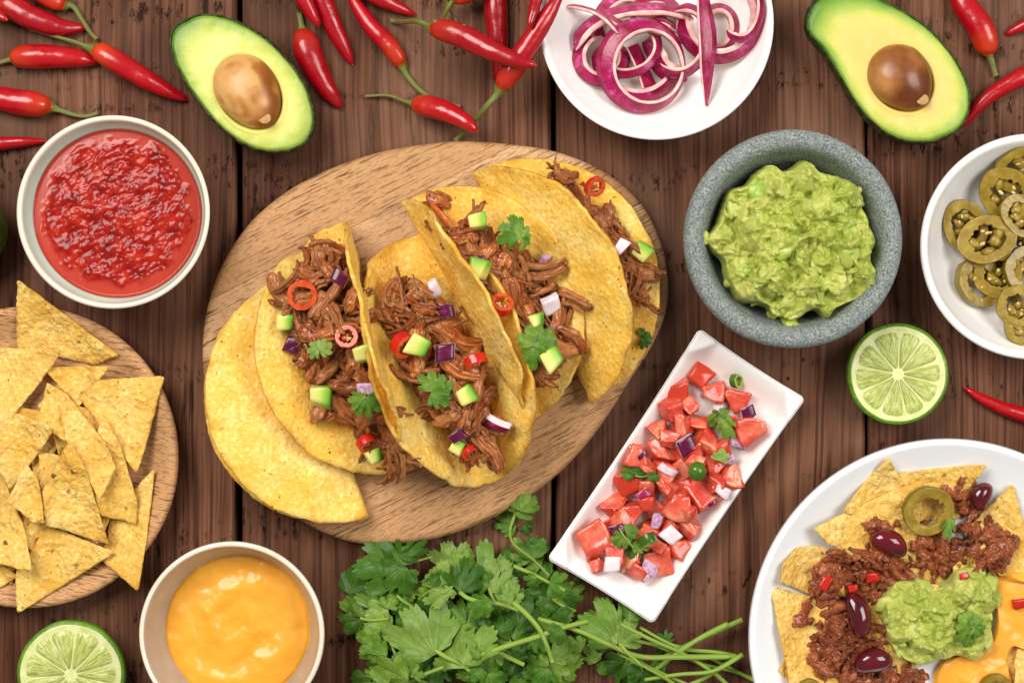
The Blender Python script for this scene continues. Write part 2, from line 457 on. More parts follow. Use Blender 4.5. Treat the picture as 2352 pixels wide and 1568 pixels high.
def m_chili():
    M = Mat('red_chili_skin', rough=.24, spec=.5, Coat_Weight=.15, Coat_Roughness=.12)
    k = M.attr('k'); v = M.shift(M.co())
    n = M.noise(v, 55, 3); r = M.rnd()
    c = M.ramp(M.math('ADD', M.math('MULTIPLY', n, .2), .0), [(0, lin(186, 14, 20)), (.12, lin(168, 8, 22)), (.2, lin(196, 28, 24))])
    c = M.mix(M.ramp(r, [(.1, .7), (.5, 0.0)]), c, lin(146, 6, 18), 'MIX')
    orange = M.ramp(M.math('ADD', k, M.math('MULTIPLY', n, .22)), [(.12, .85), (.42, 0.0)])
    c = M.mix(M.math('MULTIPLY', orange, M.ramp(r, [(0, .25), (1, .85)])), c, lin(214, 78, 22), 'MIX')
    M.set('Base Color', c); M.set('Roughness', M.ramp(M.noise(v, 150, 3), [(.3, .18), (.7, .34)]))
    M.bump(M.math('ADD', M.noise(v, 75, 2), M.math('MULTIPLY', M.noise(v, 420, 2), .12)), .4, .0022)
    M.sss(.12, (1, .15, .08), .002); return M.m
def m_stem(name, a, b, c3):
    M = Mat(name, rough=.5, spec=.35)
    tc = M.attr('tc', True); k = M.attr('k')
    f = M.noise(M.map(M.shift(tc), (2.6, 2.6, 3)), 1.4, 3)
    c = M.mix(M.ramp(k, [(.05, 0.0), (.6, 1.0)]), M.ramp(f, [(.35, a), (.65, b)]), M.ramp(f, [(.35, c3), (.65, b)]))
    M.set('Base Color', c); M.bump(f, .5, .0008); return M.m
def m_simple(name, stops, scale, rough=.4, spec=.4, bump=.0, bscale=None, bdist=.0006, sss=None, detail=4, coat=0):
    """noise-mottled colour; stops = [(pos, colour)...]"""
    M = Mat(name, rough=rough, spec=spec, Coat_Weight=coat, Coat_Roughness=.08)
    v = M.shift(M.co())
    M.set('Base Color', M.ramp(M.noise(v, scale, detail, .6), stops))
    if bump: M.bump(M.noise(v, bscale or scale, 4, .6), bump, bdist)
    if sss: M.sss(*sss)
    return M.m
def m_k(name, kstops, var=.25, scale=120, rough=.4, spec=.4, bump=0, bscale=200, bdist=.0006, sss=None, coat=0, shade=.7):
    """colour follows the mesh attribute k (0..1), with mottling"""
    M = Mat(name, rough=rough, spec=spec, Coat_Weight=coat, Coat_Roughness=.08)
    v = M.shift(M.co()); n = M.noise(v, scale, 4, .6)
    kk = M.math('ADD', M.attr('k'), M.math('MULTIPLY', M.math('SUBTRACT', n, .5), var))
    c = M.ramp(kk, kstops)
    M.set('Base Color', c)
    if bump: M.bump(M.noise(v, bscale, 4, .6), bump, bdist)
    if sss: M.sss(*sss)
    return M.m
def m_stone():
    M = Mat('grey_green_granite', rough=.8, spec=.2)
    v = M.co()
    s1 = M.noise(v, 900, 3, .7); s2 = M.vor(v, 700); s3 = M.noise(v, 260, 2)
    c = M.ramp(s1, [(.3, lin(60, 72, 72)), (.45, lin(112, 122, 119)), (.58, lin(142, 148, 143)), (.72, lin(192, 190, 184))])
    c = M.mix(M.ramp(s2, [(.1, .7), (.3, 0.0)]), c, lin(66, 84, 82), 'MIX')
    c = M.mix(M.ramp(s3, [(.55, 0.0), (.7, .4)]), c, lin(160, 162, 158), 'MIX')
    M.set('Base Color', c); M.bump(M.math('ADD', s1, s3), .6, .0008); return M.m
def m_leaf(name, a, b, vein, trans=.25):
    M = Mat(name, rough=.36, spec=.25)
    v = M.shift(M.co()); n = M.noise(v, 75, 3); f = M.noise(v, 420, 3)
    r = M.rnd()
    c = M.mix(M.ramp(r, [(0, 0.0), (1, 1.0)]), a, b)
    c = M.mix(M.ramp(n, [(.35, .45), (.65, 0.0)]), c, tuple(x * .6 for x in a[:3]) + (1,), 'MIX')
    c = M.mix(M.math('MULTIPLY', M.attr('k'), .5), c, vein, 'MIX')
    ve = M.ramp(M.vor(v, 330, feature='DISTANCE_TO_EDGE'), [(.02, .35), (.09, 0.0)])
    c = M.mix(ve, c, tuple(x * .62 for x in a[:3]) + (1,), 'MIX')
    M.set('Base Color', c)
    M.bump(M.math('ADD', M.math('MULTIPLY', f, .5), M.math('SUBTRACT', n, M.math('MULTIPLY', M.attr('k'), .35))), .35, .0009)
    tr = M.n('BsdfTranslucent', {'Color': M.mix(.5, c, lin(120, 165, 40))})
    mx = M.t.nodes.new('ShaderNodeMixShader'); mx.inputs[0].default_value = trans
    M.t.links.new(M.b.outputs[0], mx.inputs[1]); M.t.links.new(tr, mx.inputs[2]); M.t.links.new(mx.outputs[0], M.out.inputs[0])
    return M.m
def m_pulp():
    M = Mat('lime_pulp', rough=.16, spec=.5, Coat_Weight=.3)
    tc = M.attr('tc', True)        # (angle, radius, 0)
    v = M.n('VectorMath', {0: tc, 1: M.n('CombineXYZ', {2: M.math('MULTIPLY', M.rnd(), 20.0)})}, operation='ADD')
    cell = M.noise(M.map(v, (15, 150, 1)), 1, 3, .6, .6); c2 = M.noise(M.map(v, (40, 260, 1)), 1, 2, .5, .8)
    c = M.ramp(cell, [(.28, lin(150, 158, 56)), (.46, lin(178, 188, 88)), (.58, lin(200, 210, 124)), (.72, lin(228, 232, 178))])
    c = M.mix(M.ramp(c2, [(.58, 0.0), (.7, .6)]), c, lin(222, 230, 176), 'MIX')
    M.set('Base Color', c); M.bump(M.math('ADD', cell, M.math('MULTIPLY', c2, .5)), .8, .0016)
    M.sss(.3, (.7, .8, .2), .004); return M.m
def m_guac():
    M = Mat('guacamole', rough=.32, spec=.3)
    v = M.co(); n = M.noise(v, 60, 4, .6); f = M.noise(v, 420, 4, .65); p = M.noise(v, 130, 3)
    c = M.ramp(n, [(.3, lin(150, 164, 62)), (.5, lin(176, 184, 88)), (.7, lin(200, 202, 116))])
    c = M.mix(M.ramp(p, [(.62, 0.0), (.7, .6)]), c, lin(206, 202, 128), 'MIX')
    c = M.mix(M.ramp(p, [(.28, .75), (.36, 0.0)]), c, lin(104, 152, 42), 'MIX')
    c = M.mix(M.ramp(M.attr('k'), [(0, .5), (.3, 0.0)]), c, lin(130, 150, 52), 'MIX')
    M.set('Base Color', c); M.set('Roughness', M.ramp(f, [(.3, .22), (.7, .45)]))
    M.bump(M.math('ADD', M.math('MULTIPLY', f, .5), p), .5, .0012)
    M.sss(.2, (.8, .9, .25), .003); return M.m
def m_salsa():
    M = Mat('tomato_salsa', rough=.2, spec=.28)
    v = M.co(); n = M.noise(v, 110, 4, .65); f = M.noise(v, 500, 3)
    c = M.ramp(n, [(.3, lin(102, 8, 5)), (.5, lin(146, 19, 11)), (.72, lin(180, 47, 22))])
    c = M.mix(M.ramp(f, [(.66, 0.0), (.74, .7)]), c, lin(216, 112, 60), 'MIX')
    c = M.mix(M.ramp(M.attr('k'), [(.0, 1.0), (.5, 0.0)]), c, lin(172, 58, 44), 'MIX')     # thin juice at the edge, lighter pink painted in for its reflection
    M.set('Base Color', c); M.set('Roughness', M.ramp(M.attr('k'), [(0, .12), (.6, .22)]))
    M.bump(M.math('MULTIPLY', M.math('ADD', n, M.math('MULTIPLY', f, .3)), M.attr('k')), .28, .0009); return M.m

MT = {
 'table': m_table(),
 'edge_dark': m_simple('gap_dark', [(.3, lin(14, 9, 7)), (.7, lin(30, 20, 15))], 60, .8, .1),
 'board': m_board('pale_acacia', math.radians(27), lin(194, 150, 104), lin(142, 96, 60), spec=.15),
 'dish': m_board('brown_acacia', math.radians(-8), lin(184, 128, 74), lin(120, 70, 36), spec=.15),
 'shell': m_corn('corn_shell', lin(240, 196, 92), lin(248, 222, 140), lin(230, 174, 58), lin(120, 66, 20), 230, .42),
 'chip': m_corn('corn_chip', lin(232, 190, 98), lin(242, 212, 136), lin(216, 162, 62), lin(74, 44, 22), 105, .8),
 'meat': m_meat('braised_pork', lin(242, 176, 112), lin(214, 104, 38), lin(134, 42, 10)),
 'beef': m_meat('minced_beef', lin(226, 144, 96), lin(190, 92, 52), lin(124, 48, 22)),
 'white': m_glaze('white_porcelain', (.88, .865, .84, 1), .1),
 'coolwhite': m_glaze('cool_white_porcelain', (.82, .845, .865, 1), .12),
 'celadon': m_glaze('celadon_glaze', lin(196, 220, 204), .12, .5, .5),
 'creamrim': m_glaze('cream_glaze', lin(232, 220, 200), .18, .5, .25),
 'taupe': m_glaze('taupe_crackle_glaze', lin(186, 172, 154), .12, .5, .6),
 'stone': m_stone(), 'guac': m_guac(), 'salsa': m_salsa(),
 'cheese': m_simple('cheese_sauce', [(.3, lin(236, 162, 44)), (.7, lin(242, 174, 60))], 30, .3, .4, .2, 60, .0008, (.15, (1, .6, .15), .003), 3, .1),
 'avolump': m_simple('avocado_chunk', [(.3, lin(120, 172, 56)), (.55, lin(168, 190, 84)), (.75, lin(214, 206, 138))], 120, .35, .45, .4, 300, .0008, (.2, (.8, .9, .25), .003)),
 'chili': m_chili(),
 'stem': m_stem('chili_stem', lin(88, 112, 36), lin(120, 124, 60), lin(110, 96, 58)),
 'cilstem': m_stem('cilantro_stem', lin(128, 160, 56), lin(150, 176, 76), lin(118, 150, 52)),
 'avoskin': m_simple('avocado_skin', [(.3, lin(22, 30, 12)), (.5, lin(44, 58, 20)), (.7, lin(72, 84, 32))], 160, .42, .45, 1.0, 190, .0022),
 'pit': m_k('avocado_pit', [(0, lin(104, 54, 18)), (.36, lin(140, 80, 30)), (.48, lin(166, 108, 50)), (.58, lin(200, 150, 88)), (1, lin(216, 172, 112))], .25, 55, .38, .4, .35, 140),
 'pitdark': m_k('avocado_pit_brown', [(0, lin(70, 30, 14)), (.35, lin(104, 52, 20)), (.6, lin(140, 84, 38)), (1, lin(176, 122, 66))], .8, 60, .32, .45, .3, 140),
 'flesh': m_k('avocado_flesh', [(0, lin(216, 198, 108)), (.4, lin(208, 206, 106)), (.68, lin(182, 194, 88)), (.88, lin(138, 164, 62)), (1, lin(84, 122, 34))], .1, 40, .4, .4, .3, 420, .0006, (.1, (.8, .9, .4), .004)),
 'flesh2': m_k('avocado_flesh_warm', [(0, lin(222, 192, 102)), (.5, lin(220, 200, 108)), (.72, lin(190, 196, 86)), (.9, lin(132, 168, 54)), (1, lin(84, 122, 34))], .1, 40, .4, .4, .3, 420, .0006, (.1, (.8, .9, .4), .004)),
 'avocube': m_k('avocado_cube', [(0, lin(228, 214, 130)), (.45, lin(206, 212, 110)), (.75, lin(142, 190, 62)), (1, lin(98, 158, 46))], .15, 90, .32, .45, .25, 300, .0006, (.25, (.8, .9, .25), .004)),
 'onion_out': m_simple('onion_purple_skin', [(.3, lin(108, 4, 44)), (.45, lin(146, 8, 60)), (.58, lin(162, 30, 92)), (.72, lin(196, 104, 150))], 120, .24, .5, .25, 420, .0006, (.15, (1, .3, .6), .003)),
 'onion_in': m_simple('onion_pale_flesh', [(.3, lin(206, 140, 146)), (.5, lin(224, 178, 168)), (.75, lin(234, 206, 192))], 160, .3, .5, .35, 420, .0007, (.3, (1, .7, .7), .004)),
 'onion_white': m_simple('onion_white_flesh', [(.3, lin(208, 190, 200)), (.7, lin(236, 228, 228))], 150, .28, .5, .3, 400, .0006, (.3, (1, .8, .9), .004)),
 'onion_lilac': m_simple('onion_lilac_skin', [(.35, lin(160, 104, 150)), (.65, lin(214, 184, 206))], 400, .28, .5, .2, 400, .0005),
 'onion_dark': m_simple('onion_dark_skin', [(.3, lin(62, 6, 38)), (.6, lin(100, 12, 62)), (.8, lin(150, 60, 110))], 200, .2, .5, .2, 300, .0005),
 'tomskin': m_simple('tomato_skin', [(.3, lin(190, 48, 32)), (.6, lin(204, 72, 44)), (.8, lin(216, 104, 60))], 60, .22, .5, .1, 200, .0005, (.2, (1, .25, .12), .004)),
 'tomflesh': m_simple('tomato_flesh', [(.3, lin(198, 52, 40)), (.46, lin(212, 82, 62)), (.6, lin(223, 120, 92)), (.74, lin(236, 174, 132))], 105, .22, .45, .5, 300, .0010, (.2, (1, .4, .25), .004), 4, .4),
 'seed': m_simple('pale_seed', [(.3, lin(214, 178, 96)), (.7, lin(236, 214, 150))], 300, .3, .4),
 'pepout': m_simple('pickled_skin', [(.3, lin(98, 84, 14)), (.6, lin(122, 104, 24)), (.8, lin(146, 124, 42))], 60, .2, .5, .15, 200, .0005, (.15, (.8, .6, .15), .003)),
 'pepin': m_simple('pickled_flesh', [(.3, lin(128, 104, 26)), (.55, lin(154, 128, 44)), (.8, lin(182, 158, 80))], 160, .26, .5, .5, 380, .0009, (.25, (.9, .7, .2), .004)),
 'pepgreen': m_simple('green_chili_skin', [(.3, lin(38, 78, 10)), (.7, lin(86, 124, 28))], 50, .16, .5, .1, 200, .0005),
 'pepgreenin': m_simple('green_chili_flesh', [(.3, lin(128, 160, 60)), (.7, lin(176, 194, 104))], 150, .28, .5, .3, 350, .0008, (.2, (.7, .9, .2), .004)),
 'ringred': m_simple('chili_ring_skin', [(.3, lin(176, 18, 16)), (.7, lin(206, 40, 24))], 120, .14, .5, .1, 300, .0005, (.2, (1, .2, .1), .003)),
 'ringin': m_simple('chili_ring_flesh', [(.3, lin(190, 50, 24)), (.7, lin(218, 104, 50))], 200, .25, .5, .3, 400, .0006, (.2, (1, .3, .1), .003)),
 'limepeel': m_simple('lime_peel', [(.3, lin(66, 112, 22)), (.6, lin(104, 148, 36)), (.8, lin(140, 176, 62))], 70, .3, .5, .9, 420, .0008),
 'limepith': m_simple('lime_pith', [(.3, lin(200, 208, 128)), (.7, lin(226, 228, 172))], 160, .42, .4, .4, 350, .0007, (.25, (.9, .95, .5), .004)),
 'pulp': m_pulp(),
 'limedark': m_simple('whole_lime_peel', [(.3, lin(34, 66, 14)), (.7, lin(70, 108, 26))], 60, .3, .5, .8, 420, .0008),
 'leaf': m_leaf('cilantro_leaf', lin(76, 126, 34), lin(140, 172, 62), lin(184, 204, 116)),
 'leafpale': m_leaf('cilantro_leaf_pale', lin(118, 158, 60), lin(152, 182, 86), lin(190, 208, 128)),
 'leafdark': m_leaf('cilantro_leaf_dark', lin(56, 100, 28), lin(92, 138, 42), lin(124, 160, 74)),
 'scar': m_simple('pit_scar', [(.3, lin(160, 112, 60)), (.7, lin(206, 168, 112))], 500, .5, .3, .4, 500, .0006),
 'bean': m_simple('kidney_bean', [(.3, lin(60, 6, 14)), (.7, lin(112, 14, 28))], 60, .12, .5, .1, 300, .0004, (.1, (1, .2, .2), .003), 3, .4),
 'redbit': m_simple('red_pepper_bit', [(.3, lin(164, 20, 14)), (.7, lin(206, 46, 26))], 90, .16, .5),
}

# ---------------------------------------------------------------- the table
table = bpy.data.objects.new('table', None); table['kind'] = 'structure'; link(table)
seams = [-900, -176, 548, 1272, 1993, 2716, 3440]
gapw = [12, 12, 13, 11, 7, 10, 12]
for i in range(len(seams) - 1):
    x0 = (seams[i] + gapw[i] / 2 - 1176) * PX; x1 = (seams[i + 1] - gapw[i + 1] / 2 - 1176) * PX
    zt = -0.0001 - .0004 * (i % 2)
    pr = [(x0, -.028), (x0, zt - .0035), (x0 + .0008, zt - .0012), (x0 + .0022, zt), (x1 - .0022, zt), (x1 - .0008, zt - .0012), (x1, zt - .0035), (x1, -.028)]
    ys = np.linspace(-.5, .5, 2)
    V = np.array([[p[0], y, p[1]] for y in ys for p in pr]); m = len(pr)
    q = gridq(2, m, cv=True)
    g = G(V, q); o = obj('plank', g, MT['table'], None, org=np.array([(x0 + x1) / 2, 0, 0]), smooth=False)
    del_loc = o.location.copy(); o.parent = table; o.location = del_loc
g = G(np.array([[-.6, -.5, -.0285], [.6, -.5, -.0285], [.6, .5, -.0285], [-.6, .5, -.0285], [-.6, -.5, -.04], [.6, -.5, -.04], [.6, .5, -.04], [-.6, .5, -.04]]),
      [[0, 1, 2, 3], [7, 6, 5, 4], [0, 4, 5, 1], [1, 5, 6, 2], [2, 6, 7, 3], [3, 7, 4, 0]])
obj('batten', g, MT['edge_dark'], table, smooth=False)

# ---------------------------------------------------------------- the oval board, glued up from staves
BZ = .016
out = catmull([(465, 800), (480, 690), (520, 590), (590, 495), (700, 415), (850, 355), (1000, 328), (1100, 325), (1250, 342), (1350, 375), (1425, 420),
               (1483, 482), (1520, 560), (1535, 640), (1530, 715), (1500, 790), (1450, 868), (1392, 960), (1330, 1040), (1250, 1115), (1130, 1190),
               (1000, 1237), (880, 1252), (780, 1237), (680, 1187), (590, 1100), (520, 1000), (475, 900)], 160, True)
bo = Wl(out, BZ * .6)[:, :2]; bc = bo.mean(0)
def off(d):                        # the outline moved in by d metres
    t = np.roll(bo, -1, 0) - np.roll(bo, 1, 0); t /= np.linalg.norm(t, axis=1)[:, None]
    nrm = np.stack([t[:, 1], -t[:, 0]], 1)
    s = np.sign(((bo - bc) * nrm).sum(1)).mean()
    return bo - s * nrm * d
rings = [(.006, 0.0), (.003, .0006), (.0006, .004), (0, .008), (.0004, .0115), (.0016, .0142), (.0034, .0156), (.0058, BZ)]
V = [np.c_[off(d), np.full(160, z)] for d, z in rings]
V = np.vstack(V + [np.array([[bc[0], bc[1], 0], [bc[0], bc[1], BZ]])])
q = gridq(len(rings), 160, cv=True); nv = len(rings) * 160; i = np.arange(160); j = (i + 1) % 160
T = np.vstack([np.stack([i * 0 + nv, j, i], 1), np.stack([i * 0 + nv + 1, 7 * 160 + i, 7 * 160 + j], 1)])
bg = G(V, q, T); lay_g(bg)
board = thing('serving_board', (bc[0], bc[1], 0), 'oval pale wooden serving board under the tacos, glued up from diagonal staves', 'board')
ang = math.radians(27); nrm = np.array([math.sin(ang), -math.cos(ang)])     # across the staves, downwards in the picture
vb = [600, 834, 957, 1085, 1205, 1330, 1454, 1700]
vv = [((v - (1176 * .454 + 784 * .891)) * PX) * .99 for v in vb]
nr_ = len(rings)
for a, b in zip(vv[:-1], vv[1:]):
    bm = bmesh.new(); vs = [bm.verts.new((p[0] - bc[0], p[1] - bc[1], p[2])) for p in V[:nr_ * 160]]
    for r_ in range(nr_ - 1):
        for i_ in range(160):
            j_ = (i_ + 1) % 160
            bm.faces.new((vs[r_ * 160 + i_], vs[r_ * 160 + j_], vs[(r_ + 1) * 160 + j_], vs[(r_ + 1) * 160 + i_]))
    bm.faces.new([vs[i_] for i_ in range(160)]); bm.faces.new([vs[(nr_ - 1) * 160 + i_] for i_ in range(160)])
    for val, sg in ((a, 1), (b, -1)):
        no = Vector((nrm[0] * sg, nrm[1] * sg, 0)); co = Vector((nrm[0] * val - bc[0], nrm[1] * val - bc[1], 0)) + no * .00012
        bmesh.ops.bisect_plane(bm, geom=bm.verts[:] + bm.edges[:] + bm.faces[:], plane_co=co, plane_no=no, clear_inner=True)
        bmesh.ops.holes_fill(bm, edges=[e for e in bm.edges if e.is_boundary], sides=0)
    if len(bm.faces) < 4: bm.free(); continue
    bmesh.ops.recalc_face_normals(bm, faces=bm.faces[:])
    for f in bm.faces: f.smooth = len(f.verts) == 4
    me = bpy.data.meshes.new('stave'); bm.to_mesh(me); bm.free(); me.materials.append(MT['board'])
    link(bpy.data.objects.new('stave', me), board)


# ---------------------------------------------------------------- dishes
def bowl(name, px, py, prof, split, mats, label, cat, n=96, rimz=.05, wob=0, seed=0):
    c = W(px, py, rimz); c[2] = 0.0003
    pr = catmull(np.array(prof) / 1000, 70); pr[:, 0] = np.maximum(pr[:, 0], 1e-5)
    g = lathe(pr, n, c, wob, seed)
    if split is not None:
        # inside of the bowl takes the second glaze, from the first point past the rim that lies below split (mm)
        top = int(np.argmax(pr[:, 1])); seg = np.arange(len(pr) - 1)
        g.mi = np.tile(((seg > top) & (pr[:-1, 1] < split / 1000)).astype(int), n)
    lay_g(g)
    o = obj(name, g, mats, None, org=np.array([c[0], c[1], 0])); tag(o, label, cat); return o, c
salsa_bowl, c_sal = bowl('salsa_bowl', 260, 487, [(0, 0), (24, 0), (27, 1.5), (42, 22), (50, 44), (52.7, 51.3), (52.4, 53), (51.2, 53.3), (50.2, 52), (48.8, 46), (46.2, 40), (40, 26), (24, 9), (0, 7)],
    52.6, [MT['creamrim'], MT['celadon']], 'small bowl with cream rim and pale celadon glaze inside, full of red salsa', 'bowl', rimz=.053)
cheese_bowl, c_che = bowl('cheese_bowl', 532, 1456, [(0, 0), (22, 0), (25, 1.5), (40, 20), (48, 41), (50.9, 48.5), (50.3, 50.5), (48.8, 50.7), (47.6, 48.5), (46.2, 42), (40.8, 26), (36, 18), (22, 8), (0, 6)],
    50.1, [MT['creamrim'], MT['taupe']], 'small cream rimmed bowl with taupe crackle glaze holding yellow cheese sauce', 'bowl', rimz=.05)
onion_bowl, c_oni = bowl('onion_bowl', 1508, 52, [(0, 0), (34, 0), (37, 1.5), (54, 17), (63, 29), (65.3, 33.2), (64.8, 34.8), (63.4, 35), (61.8, 33.8), (58, 28), (48, 16), (38, 10), (24, 8), (0, 7.5)],
    None, [MT['white']], 'shallow round white porcelain bowl of sliced red onion', 'bowl', rimz=.035)
jal_bowl, c_jal = bowl('jalapeno_bowl', 2374, 566, [(0, 0), (36, 0), (38, 1.5), (52, 18), (60.5, 33), (62.6, 37.4), (62, 39), (60.4, 39.2), (58.6, 37.6), (55, 30), (46, 16), (36, 10), (22, 8), (0, 7.5)],
    None, [MT['white']], 'round white porcelain bowl of pickled green pepper slices, cut by the photo edge', 'bowl', rimz=.039)
plate, c_pla = bowl('nacho_plate', 2177, 1464, [(0, 0), (62, 0), (65, 1.2), (80, 5), (100, 14.5), (111, 22), (112.2, 23.6), (111.3, 24.6), (109.6, 24.2), (100, 17.5), (88, 10.5), (78, 7), (60, 5.2), (0, 5)],
    None, [MT['coolwhite']], 'large cool white dinner plate loaded with nachos', 'plate', n=128, rimz=.024)
dish, c_dis = bowl('wooden_dish', 62, 1050, [(0, 0), (66, 0), (72, .8), (82, 7), (85.2, 14), (85, 17.4), (83.6, 18.6), (81, 18.4), (75, 14.5), (70, 11), (64, 9), (40, 8.6), (0, 8.5)],
    None, [MT['dish']], 'round turned wooden dish heaped with tortilla chips', 'dish', rimz=.018)
mortar, c_mor = bowl('stone_mortar', 1822, 549, [(0, 0), (40, 0), (43, 1.5), (53, 20), (58.5, 44), (59.6, 54), (58.5, 58.5), (55.5, 60.3), (51.5, 59.6), (48.6, 56), (46.5, 48), (40, 30), (26, 18), (0, 15)],
    None, [MT['stone']], 'thick speckled grey stone mortar bowl filled with guacamole', 'mortar', n=128, rimz=.056, wob=.006, seed=3)

# the narrow white tray
tc_ = [np.array(p, float) for p in ((1607, 753), (1852, 915), (1500, 1434), (1256, 1284))]
def tray_pt(u, v, z):               # u, v in -1..1 across the four corners
    a = (u + 1) / 2; b = (v + 1) / 2
    bow = .035 * (1 - np.abs(v) ** 2) * np.abs(u) ** 6 * np.sign(u)        # the long sides are drawn in a little
    bov = .012 * (1 - np.abs(u) ** 2) * np.abs(v) ** 6 * np.sign(v)
    a = a - bow / 2; b = b - bov / 2
    p = (1 - a)[:, None] * ((1 - b)[:, None] * tc_[0] + b[:, None] * tc_[3]) + a[:, None] * ((1 - b)[:, None] * tc_[1] + b[:, None] * tc_[2])
    w = Wl(p, .019); w[:, 2] = z; return w
n1, n2 = 61, 91
uu = np.sin(np.linspace(-1, 1, n1) * math.pi / 2 * .999) ; uu = np.sign(uu) * np.abs(uu) ** .8
U, Vv = np.meshgrid(uu, np.sin(np.linspace(-1, 1, n2) * math.pi / 2 * .999), indexing='ij'); U = U.ravel(); Vv = Vv.ravel()
du = (1 - np.abs(U)) * .037; dv = (1 - np.abs(Vv)) * .080                 # distance to the sides (m)
cr = .0035                                                               # corner radius
def corner(U, Vv, s):               # round the outline's corners
    x = np.abs(U) * .037; y = np.abs(Vv) * .080; r = cr
    cx, cy = .037 - r, .080 - r; m = (x > cx) & (y > cy)
    dx, dy = np.where(m, x - cx, 0), np.where(m, y - cy, 0); L = np.hypot(dx, dy); Mx = np.maximum(dx, dy)
    f = np.where(m & (L > 1e-9), Mx / np.maximum(L, 1e-9), 1)
    return np.where(m, np.sign(U) * (cx + dx * f), np.sign(U) * x) / .037 * s, np.where(m, np.sign(Vv) * (cy + dy * f), np.sign(Vv) * y) / .080 * s
dd = np.minimum(du, dv)
ztop = .0045 + .0135 * (1 - sm(0, .016, du)) * .9 + .0135 * (1 - sm(0, .020, dv)) * .9
ztop = np.minimum(ztop, .0185) - .0016 * (1 - sm(0, .0022, dd)) ** 2
cu, cv = corner(U, Vv, 1.0)
top = tray_pt(cu, cv, ztop)
zb = np.maximum(ztop - .0042, .0005); bot = tray_pt(cu * .985, cv * .992, zb)
N_ = len(U); q = gridq(n1, n2)
idx = np.arange(N_).reshape(n1, n2)
rim = np.concatenate([idx[:-1, 0], idx[-1, :-1], idx[1:, -1][::-1], idx[0, 1:][::-1]])
r2 = np.roll(rim, -1)
g = G(np.vstack([top, bot]), np.vstack([q, q[:, ::-1] + N_, np.stack([rim, rim + N_, r2 + N_, r2], 1)]))
g.V[:, 2] += .0003
lay_g(g); tray = tag(obj('serving_tray', g, MT['white']), 'long narrow rectangular white tray holding chopped tomato salad', 'tray')

# ---------------------------------------------------------------- heaped fillings: a surface over a drawn outline
def heap(outline, zref, fn, nr=60, na=200, smooth_outline=True, wig=0, seed=0, xy=None):
    """fn(x, y, e) -> z, k ; e runs from 0 at the outline to 1 in the middle"""
    o = catmull(outline, na, True) if smooth_outline else resample(np.vstack([outline, outline[:1]]), na, True)
    B = Wl(o, zref)[:, :2]; c = B.mean(0)
    if wig:
        a = np.arctan2(*(B - c).T[::-1]); B = c + (B - c) * (1 + wig * fbm(np.c_[np.cos(a) * 6, np.sin(a) * 6, a * 0 + seed], 3, seed))[:, None]
    rho = np.linspace(0, 1, nr) ** .75
    P = c + rho[:, None, None] * (B - c)[None]; e = np.repeat(1 - rho, na)
    x, y = P[..., 0].ravel(), P[..., 1].ravel()
    z, k = fn(x, y, e)
    V = np.c_[x, y, z]
    if xy:
        d = np.stack([fbm(V * (1 / .009), 3, seed + 5), fbm(V * (1 / .009), 3, seed + 6)], 1); V[:, :2] += d * xy * sm(0, .1, e)[:, None]
    return G(V, gridq(nr, na, cv=True)[:, ::-1], k=k, tc=V.copy())

# tomato salsa
def f_sal(x, y, e):
    P = np.c_[x, y, x * 0]; ang = .5
    Q = np.c_[(x * math.cos(ang) + y * math.sin(ang)) * .7, (-x * math.sin(ang) + y * math.cos(ang)), x * 0]
    big = fbm(Q / .007, 4, 11); mask = sm(.10, .26, e + .13 * fbm(P / .006, 3, 12))
    f1, _ = worley(Q / .0045, 13)
    h = (big * .0015 + lumps(Q / .0036, 13) * .0005 + fbm(P / .0020, 3, 15) * .00025 + .0007) * mask
    liq = -.0004; k = sm(liq - .0002, liq + .0008, h) * mask
    z = np.maximum(h, liq + (h - liq) * .04)
    z += .0012 * (1 - sm(0, .03, e))
    return .0408 + z, k
th = np.linspace(0, 2 * math.pi, 40, endpoint=False)
cs = np.array([270.5, 490.4])
g = heap(np.c_[cs[0] + 193.5 * np.cos(th), cs[1] + 193.5 * np.sin(th)], .0408, f_sal, 120, 300)
tag(obj('tomato_salsa', g, MT['salsa']), 'chunky wet red tomato salsa filling the celadon bowl', 'salsa')
# cheese sauce
def f_che(x, y, e):
    c = c_che; dx, dy = x - c[0] - .001, y - c[1] - .003; r = np.hypot(dx, dy); a = np.arctan2(dy, dx)
    sw = np.sin(a * 1.0 + r * 300 + 2.2 * fbm(np.c_[x, y, x * 0] / .02, 2, 3)) * .0008 * sm(0, .012, r) * sm(0, .25, e)
    z = .0262 + sw + fbm(np.c_[x, y, x * 0] / .010, 3, 8) * .0011 - .0012 * (1 - sm(0, .012, r)) - .0012 * (1 - sm(0, .08, e)) ** 2 + .0004
    return z, x * 0 + 1
g = heap(np.c_[545 + 168.5 * np.cos(th), 1441 + 168.5 * np.sin(th)], .0262, f_che, 80, 220)
tag(obj('cheese_sauce', g, MT['cheese']), 'smooth swirled yellow cheese sauce in the taupe glazed bowl', 'sauce')
